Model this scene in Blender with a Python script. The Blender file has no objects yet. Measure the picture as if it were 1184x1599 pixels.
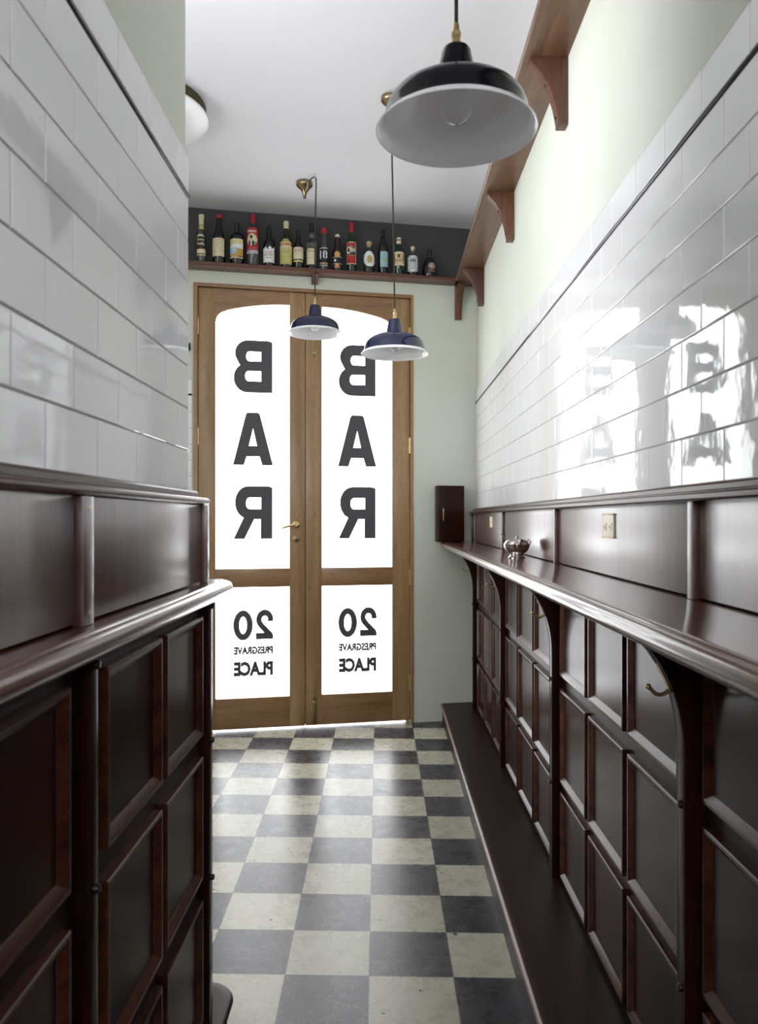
import bpy, bmesh, math, random
from mathutils import Vector, Matrix
random.seed(7)
sc = bpy.context.scene
COL = sc.collection

# ------------------------------------------------------------------ camera
CAMH = 1.24
F = 1220.0                      # focal length in pixels of the 1184 x 1599 frame
VX, VY = 600.0, 810.0           # where the corridor's long lines meet
cd = bpy.data.cameras.new('camera')
cam = bpy.data.objects.new('camera', cd)
COL.objects.link(cam)
cam.location = (0, 0, CAMH)
cam.rotation_euler = (math.pi / 2, 0, 0)
cd.sensor_fit = 'AUTO'
cd.sensor_width = 36.0
cd.lens = F / 1599.0 * 36.0
cd.shift_x = (592.0 - VX) / 1599.0
cd.shift_y = (VY - 799.5) / 1599.0
cd.clip_start = 0.02
cd.dof.use_dof = True
cd.dof.focus_distance = 4.2
cd.dof.aperture_fstop = 9.0
sc.camera = cam

# ------------------------------------------------------------------ world, light, exposure
W = bpy.data.worlds.new('overcast_sky')
sc.world = W
W.use_nodes = True
bg = W.node_tree.nodes['Background']
bg.inputs[0].default_value = (0.93, 0.96, 1.0, 1)
bg.inputs[1].default_value = 6.0
DOOR_GLOW = 4.4                 # frosted door panes, lit by the bright lane outside
REAR_POWER = 12.0               # fill light added in the unseen room behind
sc.view_settings.view_transform = 'Standard'
sc.view_settings.look = 'None'
sc.view_settings.exposure = 0.26
sc.view_settings.gamma = 1.0
sc.view_settings.use_curve_mapping = False
sc.cycles.use_denoising = True
sc.cycles.max_bounces = 10
sc.cycles.diffuse_bounces = 6
sc.cycles.glossy_bounces = 6
sc.cycles.sample_clamp_indirect = 8.0
la = bpy.data.lights.new('rear_fill_light', 'AREA')  # added fill from behind the camera, set just inside an assumed window
la.shape = 'RECTANGLE'; la.size = 3.4; la.size_y = 1.1
la.energy = REAR_POWER
la.color = (0.95, 0.97, 1.0)
lo = bpy.data.objects.new('rear_fill_light', la)
COL.objects.link(lo)
lo.location = (0.0, -2.90, 2.35)
lo.rotation_euler = (math.radians(112), 0, 0)
la.spread = math.radians(120)

ALCOVE_POWER = 27.0             # daylight through the window of the alcove on the left
lb = bpy.data.lights.new('alcove_window_daylight', 'AREA')
lb.shape = 'RECTANGLE'; lb.size = 1.4; lb.size_y = 1.25
lb.energy = ALCOVE_POWER
lb.color = (0.97, 0.98, 1.0)
lbo = bpy.data.objects.new('alcove_window_daylight', lb)
COL.objects.link(lbo)
lbo.location = (-1.80, 1.55, 2.15)
lbo.rotation_euler = (math.radians(112), 0, math.radians(-90))
lb.spread = math.radians(125)

# ------------------------------------------------------------------ helpers
def px(x, y, Y):
    """point at depth Y seen at photo pixel x, y"""
    return Vector(((x - VX) / F * Y, Y, CAMH - (y - VY) / F * Y))

def new_mat(name):
    m = bpy.data.materials.new(name); m.use_nodes = True
    nt = m.node_tree
    return m, nt, nt.nodes['Principled BSDF']

def L(nt, a, b): nt.links.new(a, b)

def plain(name, col, rough=0.5, metal=0.0, spec=0.5, coat=0.0, bump=0.0, bscale=40.0, var=0.0, vscale=6.0):
    m, nt, p = new_mat(name)
    p.inputs['Base Color'].default_value = (*col, 1)
    p.inputs['Roughness'].default_value = rough
    p.inputs['Metallic'].default_value = metal
    p.inputs['Specular IOR Level'].default_value = spec
    p.inputs['Coat Weight'].default_value = coat
    p.inputs['Coat Roughness'].default_value = 0.08
    tc = nt.nodes.new('ShaderNodeTexCoord')
    if var > 0:
        n = nt.nodes.new('ShaderNodeTexNoise'); n.inputs['Scale'].default_value = vscale; n.inputs['Detail'].default_value = 5
        L(nt, tc.outputs['Object'], n.inputs['Vector'])
        r = nt.nodes.new('ShaderNodeValToRGB')
        r.color_ramp.elements[0].position = 0.3; r.color_ramp.elements[1].position = 0.7
        r.color_ramp.elements[0].color = (*[c * (1 - var) for c in col], 1)
        r.color_ramp.elements[1].color = (*[min(1, c * (1 + var)) for c in col], 1)
        L(nt, n.outputs['Fac'], r.inputs[0]); L(nt, r.outputs[0], p.inputs['Base Color'])
    if bump > 0:
        n2 = nt.nodes.new('ShaderNodeTexNoise'); n2.inputs['Scale'].default_value = bscale; n2.inputs['Detail'].default_value = 3
        L(nt, tc.outputs['Object'], n2.inputs['Vector'])
        b = nt.nodes.new('ShaderNodeBump'); b.inputs['Strength'].default_value = bump; b.inputs['Distance'].default_value = 0.002
        L(nt, n2.outputs['Fac'], b.inputs['Height']); L(nt, b.outputs['Normal'], p.inputs['Normal'])
    return m

def wood(name, dark, light, axis='Z', rough=0.3, coat=0.3, freq=55.0, coat_rough=0.18, figure=0.6, spec=0.5):
    """fine straight grain that runs along the given axis"""
    m, nt, p = new_mat(name)
    tc = nt.nodes.new('ShaderNodeTexCoord')
    mp = nt.nodes.new('ShaderNodeMapping')
    s = [1.0, 1.0, 1.0]; s['XYZ'.index(axis)] = 0.06
    mp.inputs['Scale'].default_value = s
    L(nt, tc.outputs['Object'], mp.inputs['Vector'])
    n1 = nt.nodes.new('ShaderNodeTexNoise'); n1.inputs['Scale'].default_value = freq; n1.inputs['Detail'].default_value = 6; n1.inputs['Roughness'].default_value = 0.65
    n2 = nt.nodes.new('ShaderNodeTexNoise'); n2.inputs['Scale'].default_value = freq * 0.14; n2.inputs['Detail'].default_value = 3; n2.inputs['Distortion'].default_value = 1.2
    n3 = nt.nodes.new('ShaderNodeTexNoise'); n3.inputs['Scale'].default_value = freq * 5; n3.inputs['Detail'].default_value = 2
    for n in (n1, n2, n3): L(nt, mp.outputs[0], n.inputs['Vector'])
    mx = nt.nodes.new('ShaderNodeMath'); mx.operation = 'MULTIPLY_ADD'; mx.inputs[1].default_value = figure
    L(nt, n2.outputs['Fac'], mx.inputs[0])
    m2 = nt.nodes.new('ShaderNodeMath'); m2.operation = 'MULTIPLY'; m2.inputs[1].default_value = 1.0 - figure
    L(nt, n1.outputs['Fac'], m2.inputs[0]); L(nt, m2.outputs[0], mx.inputs[2])
    r = nt.nodes.new('ShaderNodeValToRGB')
    r.color_ramp.elements[0].position = 0.34; r.color_ramp.elements[1].position = 0.66
    r.color_ramp.elements[0].color = (*dark, 1); r.color_ramp.elements[1].color = (*light, 1)
    L(nt, mx.outputs[0], r.inputs[0])
    pores = nt.nodes.new('ShaderNodeMix'); pores.data_type = 'RGBA'; pores.blend_type = 'MULTIPLY'
    rp = nt.nodes.new('ShaderNodeValToRGB'); rp.color_ramp.elements[0].position = 0.33; rp.color_ramp.elements[1].position = 0.5
    rp.color_ramp.elements[0].color = (0.55, 0.55, 0.55, 1); rp.color_ramp.elements[1].color = (1, 1, 1, 1)
    L(nt, n3.outputs['Fac'], rp.inputs[0])
    pores.inputs[0].default_value = 0.7
    L(nt, r.outputs[0], pores.inputs[6]); L(nt, rp.outputs[0], pores.inputs[7])
    L(nt, pores.outputs[2], p.inputs['Base Color'])
    p.inputs['Roughness'].default_value = rough
    p.inputs['Specular IOR Level'].default_value = spec
    p.inputs['Coat Weight'].default_value = coat
    p.inputs['Coat Roughness'].default_value = coat_rough
    b = nt.nodes.new('ShaderNodeBump'); b.inputs['Strength'].default_value = 0.06; b.inputs['Distance'].default_value = 0.001
    L(nt, n1.outputs['Fac'], b.inputs['Height']); L(nt, b.outputs['Normal'], p.inputs['Normal'])
    return m

def glass(name, col, rough=0.03, ior=1.45):
    m, nt, p = new_mat(name)
    p.inputs['Base Color'].default_value = (*col, 1)
    p.inputs['Roughness'].default_value = rough
    p.inputs['Transmission Weight'].default_value = 1.0
    p.inputs['IOR'].default_value = ior
    return m

class MB:
    def __init__(s): s.v = []; s.f = []; s.m = []
    def add(s, vs, fs, mi=0):
        o = len(s.v); s.v += [Vector(v) for v in vs]
        for f in fs: s.f.append([o + i for i in f]); s.m.append(mi)
        return s
    def box(s, a, b, mi=0, bev=0.0):
        x0, y0, z0 = [min(a[i], b[i]) for i in range(3)]; x1, y1, z1 = [max(a[i], b[i]) for i in range(3)]
        if bev <= 0:
            vs = [(x0,y0,z0),(x1,y0,z0),(x1,y1,z0),(x0,y1,z0),(x0,y0,z1),(x1,y0,z1),(x1,y1,z1),(x0,y1,z1)]
            return s.add(vs, [(0,3,2,1),(4,5,6,7),(0,1,5,4),(1,2,6,5),(2,3,7,6),(3,0,4,7)], mi)
        bm = bmesh.new(); bmesh.ops.create_cube(bm, size=1.0)
        for v in bm.verts:
            v.co = Vector((x0 + (v.co.x + .5) * (x1 - x0), y0 + (v.co.y + .5) * (y1 - y0), z0 + (v.co.z + .5) * (z1 - z0)))
        bmesh.ops.bevel(bm, geom=list(bm.edges), offset=bev, segments=2, affect='EDGES', profile=0.6)
        return s.from_bm(bm, mi)
    def from_bm(s, bm, mi=0):
        bm.verts.index_update()
        s.add([v.co.copy() for v in bm.verts], [[v.index for v in f.verts] for f in bm.faces], mi)
        bm.free(); return s
    def prism(s, poly, h0, h1, fn, mi=0, bev=0.0):
        """polygon (a,b) extruded from h0 to h1; fn(a,b,h) gives the point"""
        bm = bmesh.new()
        lo_ = [bm.verts.new(fn(a, b, h0)) for a, b in poly]; hi_ = [bm.verts.new(fn(a, b, h1)) for a, b in poly]
        n = len(poly)
        bm.faces.new(lo_); bm.faces.new(hi_[::-1])
        for i in range(n): bm.faces.new((lo_[i], hi_[i], hi_[(i + 1) % n], lo_[(i + 1) % n]))
        bmesh.ops.recalc_face_normals(bm, faces=bm.faces)
        if bev > 0:
            ed = [e for e in bm.edges if len(e.link_faces) == 2 and e.calc_face_angle(0) > 0.6]
            bmesh.ops.bevel(bm, geom=ed, offset=bev, segments=2, affect='EDGES', profile=0.6)
        return s.from_bm(bm, mi)
    def lathe(s, prof, c=(0,0,0), n=40, mi=0, axis='Z', caps=True):
        """prof: list of (radius, height)"""
        def P(r, h, t):
            a, b = r * math.cos(t), r * math.sin(t)
            if axis == 'Z': q = (a, b, h)
            elif axis == 'Y': q = (a, h, b)
            else: q = (h, a, b)
            return (c[0] + q[0], c[1] + q[1], c[2] + q[2])
        vs = []; fs = []
        for r, h in prof:
            for k in range(n): vs.append(P(max(r, 1e-5), h, 2 * math.pi * k / n))
        for i in range(len(prof) - 1):
            for k in range(n):
                k2 = (k + 1) % n
                q = (i*n+k, i*n+k2, (i+1)*n+k2, (i+1)*n+k)
                fs.append(q if axis != 'Y' else q[::-1])
        if caps:
            fs.append(list(range(n))[::-1] if axis != 'Y' else list(range(n)))
            last = [(len(prof)-1)*n + k for k in range(n)]
            fs.append(last if axis != 'Y' else last[::-1])
        return s.add(vs, fs, mi)
    def tube(s, pts, r, n=10, mi=0):
        pts = [Vector(p) for p in pts]; rr = r if isinstance(r, (list, tuple)) else [r] * len(pts)
        vs = []; fs = []; up = Vector((0.123, 0.31, 0.94)).normalized(); prevn = None
        for i, p in enumerate(pts):
            d = (pts[min(i+1, len(pts)-1)] - pts[max(i-1, 0)]).normalized()
            if prevn is None:
                nrm = d.cross(up).normalized()
            else:
                nrm = (prevn - d * prevn.dot(d)).normalized()
            prevn = nrm; bn = d.cross(nrm)
            for k in range(n):
                t = 2 * math.pi * k / n
                vs.append(p + nrm * (rr[i] * math.cos(t)) + bn * (rr[i] * math.sin(t)))
        for i in range(len(pts) - 1):
            for k in range(n):
                k2 = (k + 1) % n; fs.append((i*n+k, i*n+k2, (i+1)*n+k2, (i+1)*n+k))
        fs.append(list(range(n))[::-1]); fs.append([(len(pts)-1)*n + k for k in range(n)])
        return s.add(vs, fs, mi)
    def ball(s, c, r, mi=0, sc_=(1,1,1), n=20):
        prof = [(math.sin(math.pi * i / 10) * r * sc_[0], -math.cos(math.pi * i / 10) * r * sc_[2]) for i in range(11)]
        return s.lathe(prof, c, n, mi)
    def xf(s, M):
        s.v = [M @ v for v in s.v]; return s
    def build(s, name, mats, parent=None, smooth=True, ang=35, M=None):
        if not isinstance(mats, (list, tuple)): mats = [mats]
        me = bpy.data.meshes.new(name)
        vs = [M @ v for v in s.v] if M is not None else s.v
        me.from_pydata([tuple(v) for v in vs], [], s.f)
        for m in mats: me.materials.append(m)
        me.polygons.foreach_set('material_index', s.m)
        bm = bmesh.new(); bm.from_mesh(me)
        bmesh.ops.recalc_face_normals(bm, faces=bm.faces)
        bm.to_mesh(me); bm.free()
        if smooth:
            me.polygons.foreach_set('use_smooth', [True] * len(me.polygons))
            me.set_sharp_from_angle(angle=math.radians(ang))
        me.update()
        o = bpy.data.objects.new(name, me); COL.objects.link(o)
        if parent is not None: o.parent = parent
        return o

def empty(name, loc=(0,0,0), rz=0.0):
    o = bpy.data.objects.new(name, None); COL.objects.link(o)
    o.empty_display_size = 0.05
    o.location = loc; o.rotation_euler = (0, 0, rz)
    return o
def tag(o, label, cat, group=None):
    o['label'] = label; o['category'] = cat
    if group: o['group'] = group
    return o
def thing(name, label, cat, loc=(0,0,0), rz=0.0, group=None):
    return tag(empty(name, loc, rz), label, cat, group)
def struct(o): o['kind'] = 'structure'; return o

def copy_tree(o, parent=None):
    c = o.copy(); COL.objects.link(c)
    if parent is not None: c.parent = parent
    for ch in list(o.children): copy_tree(ch, c)
    return c

def text_mesh(txt, height, width=None, bold=0.0, depth=0.0):
    """flat text as vertices/faces, x from 0 centred, z up; returns MB in (x, 0, z)"""
    cu = bpy.data.curves.new('t', 'FONT'); cu.body = txt; cu.size = 1.0; cu.offset = bold
    cu.resolution_u = 3; cu.fill_mode = 'BOTH'
    cu.extrude = 0.0
    ob = bpy.data.objects.new('t', cu); COL.objects.link(ob)
    dg = bpy.context.evaluated_depsgraph_get(); dg.update()
    me = bpy.data.meshes.new_from_object(ob.evaluated_get(dg))
    vs = [v.co.copy() for v in me.vertices]; fs = [list(p.vertices) for p in me.polygons]
    bpy.data.objects.remove(ob); bpy.data.meshes.remove(me); bpy.data.curves.remove(cu)
    x0 = min(v.x for v in vs); x1 = max(v.x for v in vs); y0 = min(v.y for v in vs); y1 = max(v.y for v in vs)
    sz = height / (y1 - y0); sx = (width / (x1 - x0)) if width else sz
    mb = MB(); mb.add([((v.x - (x0 + x1) / 2) * sx, 0, (v.y - y0) * sz) for v in vs], fs)
    return mb

def poly_mesh(outers, holes=(), depth=0.0):
    """2-D outlines filled through a curve; returns (verts2d, faces)"""
    cu = bpy.data.curves.new('p', 'CURVE'); cu.dimensions = '2D'; cu.fill_mode = 'BOTH'; cu.extrude = depth
    for pl in list(outers) + list(holes):
        sp = cu.splines.new('POLY'); sp.points.add(len(pl) - 1)
        for p, q in zip(sp.points, pl): p.co = (q[0], q[1], 0, 1)
        sp.use_cyclic_u = True
    ob = bpy.data.objects.new('p', cu); COL.objects.link(ob)
    dg = bpy.context.evaluated_depsgraph_get(); dg.update()
    me = bpy.data.meshes.new_from_object(ob.evaluated_get(dg))
    vs = [v.co.copy() for v in me.vertices]; fs = [list(p.vertices) for p in me.polygons]
    bpy.data.objects.remove(ob); bpy.data.meshes.remove(me); bpy.data.curves.remove(cu)
    return vs, fs

def arc(cx, cy, rx, ry, a0, a1, n=10):
    return [(cx + rx * math.cos(math.radians(a0 + (a1 - a0) * i / n)), cy + ry * math.sin(math.radians(a0 + (a1 - a0) * i / n))) for i in range(n + 1)]

# ------------------------------------------------------------------ materials
M = {}
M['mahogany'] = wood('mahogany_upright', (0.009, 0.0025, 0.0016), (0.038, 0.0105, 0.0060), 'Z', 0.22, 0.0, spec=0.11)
M['mahogany_y'] = wood('mahogany_lengthwise', (0.026, 0.0085, 0.0052), (0.092, 0.031, 0.018), 'Y', 0.24, 0.0, spec=0.28)
M['mahogany_up'] = wood('mahogany_polished_upright', (0.040, 0.0150, 0.0095), (0.125, 0.048, 0.031), 'Z', 0.34, 0.8, coat_rough=0.24)
M['mahogany_top'] = wood('mahogany_polished_top', (0.048, 0.0165, 0.0098), (0.145, 0.052, 0.031), 'Y', 0.22, 0.4, coat_rough=0.05)
M['mahogany_back'] = wood('mahogany_backing', (0.010, 0.0035, 0.0025), (0.030, 0.010, 0.006), 'Z', 0.4, 0.0, spec=0.25)
M['foot'] = wood('footrest_wood', (0.010, 0.0034, 0.0024), (0.030, 0.0098, 0.0064), 'Y', 0.40, 0.0, spec=0.25)
M['worn'] = wood('worn_nosing', (0.06, 0.028, 0.018), (0.30, 0.17, 0.12), 'Y', 0.4, 0.2, freq=90)
M['walnut_y'] = wood('shelf_walnut_lengthwise', (0.072, 0.032, 0.017), (0.22, 0.112, 0.064), 'Y', 0.4, 0.2, freq=34)
M['walnut_x'] = wood('shelf_walnut_crosswise', (0.06, 0.020, 0.012), (0.16, 0.058, 0.032), 'X', 0.4, 0.2, freq=34)
M['walnut_z'] = wood('bracket_walnut', (0.05, 0.017, 0.009), (0.15, 0.055, 0.028), 'Z', 0.45, 0.15, freq=40)
M['oak_z'] = wood('door_oak_upright', (0.255, 0.142, 0.058), (0.45, 0.275, 0.130), 'Z', 0.38, 0.25, freq=70)
M['oak_x'] = wood('door_oak_crosswise', (0.215, 0.108, 0.043), (0.38, 0.212, 0.098), 'X', 0.38, 0.25, freq=70)
M['plaster'] = plain('sage_plaster', (0.66, 0.68, 0.605), 0.75, bump=0.12, bscale=60, var=0.03, vscale=3)
M['frieze'] = plain('charcoal_frieze_paint', (0.055, 0.054, 0.057), 0.8, bump=0.08, bscale=50)
M['ceiling'] = plain('ceiling_paint', (0.70, 0.69, 0.73), 0.8, bump=0.08, bscale=30, var=0.02, vscale=2)
M['white_wall'] = plain('white_wall_paint', (0.75, 0.75, 0.74), 0.8)
M['grout'] = plain('grey_grout', (0.42, 0.40, 0.40), 0.9)
M['navy'] = plain('navy_enamel', (0.006, 0.010, 0.050), 0.12, spec=0.6, coat=0.4)
M['black_enamel'] = plain('black_enamel', (0.005, 0.005, 0.009), 0.14, spec=0.3)
M['enamel_white'] = plain('white_enamel', (0.89, 0.88, 0.90), 0.18, coat=0.3)
M['navy_tile'] = plain('navy_pencil_tile', (0.012, 0.012, 0.03), 0.08, spec=0.6)
M['brass'] = plain('aged_brass', (0.62, 0.47, 0.24), 0.28, metal=1.0, var=0.15, vscale=30)
M['brass_dark'] = plain('dull_brass', (0.30, 0.22, 0.11), 0.4, metal=1.0, var=0.2, vscale=40)
M['silver'] = plain('silver_plate', (0.60, 0.56, 0.53), 0.16, metal=1.0)
M['bronze'] = plain('bronze_rim', (0.10, 0.078, 0.05), 0.4, metal=1.0)
M['iron'] = plain('blackened_bolt', (0.02, 0.016, 0.014), 0.35, metal=0.6)
M['cord'] = plain('brown_fabric_cord', (0.035, 0.024, 0.018), 0.8)
M['letter'] = plain('charcoal_sign_vinyl', (0.075, 0.068, 0.08), 0.6)
M['opal'] = plain('opal_diffuser', (0.80, 0.79, 0.82), 0.3)
M['clear'] = glass('clear_glass', (0.95, 0.96, 0.96))
M['cream'] = plain('cream_plate', (0.72, 0.64, 0.50), 0.4)
M['dark_hole'] = plain('dark_recess', (0.03, 0.02, 0.016), 0.6)
M['concrete'] = plain('lane_paving', (0.62, 0.60, 0.57), 0.9, var=0.1, vscale=4)

# glazed wall tile: gentle waviness in the glaze
m, nt, p = new_mat('white_glazed_tile')
p.inputs['Base Color'].default_value = (0.87, 0.87, 0.885, 1)
p.inputs['Roughness'].default_value = 0.045
p.inputs['Specular IOR Level'].default_value = 0.6
tc = nt.nodes.new('ShaderNodeTexCoord'); n = nt.nodes.new('ShaderNodeTexNoise'); n.inputs['Scale'].default_value = 17; n.inputs['Detail'].default_value = 2.5
L(nt, tc.outputs['Object'], n.inputs['Vector'])
b = nt.nodes.new('ShaderNodeBump'); b.inputs['Strength'].default_value = 0.10; b.inputs['Distance'].default_value = 0.004
L(nt, n.outputs['Fac'], b.inputs['Height']); L(nt, b.outputs['Normal'], p.inputs['Normal'])
M['tile'] = m

# frosted panes, bright with daylight
m, nt, p = new_mat('frosted_daylit_glass')
p.inputs['Base Color'].default_value = (0.9, 0.92, 0.95, 1)
p.inputs['Roughness'].default_value = 0.35
p.inputs['Emission Color'].default_value = (0.95, 0.975, 1.0, 1)
p.inputs['Emission Strength'].default_value = DOOR_GLOW
M['pane'] = m

# chequered floor: rows run very slightly askew to the walls
m, nt, p = new_mat('chequered_lino_tiles')
tc = nt.nodes.new('ShaderNodeTexCoord'); sx = nt.nodes.new('ShaderNodeSeparateXYZ'); L(nt, tc.outputs['Object'], sx.inputs[0])
def math_(op, a, b_=None, c=None):
    k = nt.nodes.new('ShaderNodeMath'); k.operation = op
    for i, v in enumerate((a, b_, c)):
        if v is None: continue
        if isinstance(v, (int, float)): k.inputs[i].default_value = v
        else: L(nt, v, k.inputs[i])
    return k.outputs[0]
P_ = 0.2289
yy = math_('MULTIPLY_ADD', sx.outputs[0], 0.0275, sx.outputs[1])
gy = math_('DIVIDE', math_('SUBTRACT', yy, 2.118 + 0.0 - 20 * P_), P_)
xx = math_('MULTIPLY_ADD', math_('SUBTRACT', sx.outputs[1], 1.9174), 0.0068, sx.outputs[0])
gx = math_('DIVIDE', math_('SUBTRACT', xx, -0.0396 - 20 * 0.2285), 0.2285)
iy = math_('FLOOR', gy); ix = math_('FLOOR', gx)
par = math_('MODULO', math_('ADD', ix, iy), 2.0)
fy = math_('FRACT', gy); fx = math_('FRACT', gx)
ed = math_('MINIMUM', math_('MINIMUM', fy, math_('SUBTRACT', 1.0, fy)), math_('MINIMUM', fx, math_('SUBTRACT', 1.0, fx)))
seam = math_('LESS_THAN', ed, 0.006)
cid = nt.nodes.new('ShaderNodeCombineXYZ'); L(nt, ix, cid.inputs[0]); L(nt, iy, cid.inputs[1])
wn = nt.nodes.new('ShaderNodeTexWhiteNoise'); wn.noise_dimensions = '2D'; L(nt, cid.outputs[0], wn.inputs['Vector'])
n1 = nt.nodes.new('ShaderNodeTexNoise'); n1.inputs['Scale'].default_value = 14; n1.inputs['Detail'].default_value = 8; n1.inputs['Roughness'].default_value = 0.74; n1.inputs['Distortion'].default_value = 0.25
L(nt, tc.outputs['Object'], n1.inputs['Vector'])
def ramp(fac, c0, c1, p0, p1):
    r = nt.nodes.new('ShaderNodeValToRGB'); r.color_ramp.elements[0].position = p0; r.color_ramp.elements[1].position = p1
    r.color_ramp.elements[0].color = (*c0, 1); r.color_ramp.elements[1].color = (*c1, 1); L(nt, fac, r.inputs[0]); return r.outputs[0]
def mixc(f, a, b_, mode='MIX'):
    k = nt.nodes.new('ShaderNodeMix'); k.data_type = 'RGBA'; k.blend_type = mode
    if isinstance(f, (int, float)): k.inputs[0].default_value = f
    else: L(nt, f, k.inputs[0])
    for i, v in ((6, a), (7, b_)):
        if isinstance(v, tuple): k.inputs[i].default_value = (*v, 1)
        else: L(nt, v, k.inputs[i])
    return k.outputs[2]
cream = ramp(n1.outputs['Fac'], (0.315, 0.295, 0.230), (0.435, 0.410, 0.325), 0.28, 0.70)
slate = ramp(n1.outputs['Fac'], (0.016, 0.016, 0.020), (0.042, 0.042, 0.050), 0.28, 0.72)
base = mixc(par, slate, cream)
tone = math_('MULTIPLY_ADD', wn.outputs['Value'], 0.22, 0.88)
tc_ = nt.nodes.new('ShaderNodeCombineColor'); [L(nt, tone, tc_.inputs[i]) for i in range(3)]
base = mixc(1.0, base, tc_.outputs[0], 'MULTIPLY')
# scuffs and small black flecks
mp = nt.nodes.new('ShaderNodeMapping'); mp.inputs['Rotation'].default_value = (0, 0, 0.5); mp.inputs['Scale'].default_value = (46, 4.0, 1)
L(nt, tc.outputs['Object'], mp.inputs['Vector'])
n2 = nt.nodes.new('ShaderNodeTexNoise'); n2.inputs['Scale'].default_value = 1.6; n2.inputs['Detail'].default_value = 4; L(nt, mp.outputs[0], n2.inputs['Vector'])
scuff = ramp(n2.outputs['Fac'], (1, 1, 1), (0.60, 0.58, 0.56), 0.60, 0.74)
base = mixc(0.42, base, scuff, 'MULTIPLY')
vo = nt.nodes.new('ShaderNodeTexVoronoi'); vo.voronoi_dimensions = '2D'; vo.inputs['Scale'].default_value = 9.0; vo.inputs['Randomness'].default_value = 1.0
L(nt, tc.outputs['Object'], vo.inputs['Vector'])
sep = nt.nodes.new('ShaderNodeSeparateColor'); L(nt, vo.outputs['Color'], sep.inputs[0])
thr = math_('MULTIPLY', math_('GREATER_THAN', sep.outputs[0], 0.70), math_('MULTIPLY_ADD', sep.outputs[1], 0.05, 0.014))
fleck = math_('LESS_THAN', vo.outputs['Distance'], thr)
base = mixc(fleck, base, (0.035, 0.028, 0.022))
base = mixc(seam, base, (0.10, 0.09, 0.08))
L(nt, base, p.inputs['Base Color'])
rr = math_('MULTIPLY_ADD', n1.outputs['Fac'], 0.26, 0.15)
L(nt, rr, p.inputs['Roughness'])
b = nt.nodes.new('ShaderNodeBump'); b.inputs['Strength'].default_value = 0.12; b.inputs['Distance'].default_value = 0.002
L(nt, n1.outputs['Fac'], b.inputs['Height']); L(nt, b.outputs['Normal'], p.inputs['Normal'])
M['floor'] = m

# ------------------------------------------------------------------ frame of the slanted back wall
SL = 0.2054
TH = math.atan(SL)
BY0 = 4.730                                  # leaf plane: Y = BY0 + SL * X
def bw_y(x_px, off=0.0): return (BY0 - off) / (1 - SL * (x_px - VX) / F)
XO = -1.0755                                 # local origin of the back wall (hinge side of the left door)
BWM = Matrix.Translation((XO, BY0 + SL * XO, 0)) @ Matrix.Rotation(TH, 4, 'Z')
def bu(x_px):                                # photo column -> distance along the wall
    X = (x_px - VX) / F * bw_y(x_px)
    return (X - XO) / math.cos(TH)
def bz(x_px, y_px): return CAMH - (y_px - VY) / F * bw_y(x_px)
def bw_pt(u, d, z): return BWM @ Vector((u, d, z))
U_END = bu(742.5)
CEIL = 3.027
XR, XL = 0.564, -0.4325                      # tile faces
WF = -0.016                                  # wall face in front of the leaf plane

# ------------------------------------------------------------------ structure: floor, ceiling, walls
struct(MB().box((-2.6, -3.2, -0.05), (2.6, 7.0, 0.0)).build('floor', M['floor'], smooth=False))
struct(MB().box((-2.6, -3.2, CEIL), (2.6, 5.2, CEIL + 0.1)).build('ceiling', M['ceiling'], smooth=False))

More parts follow.
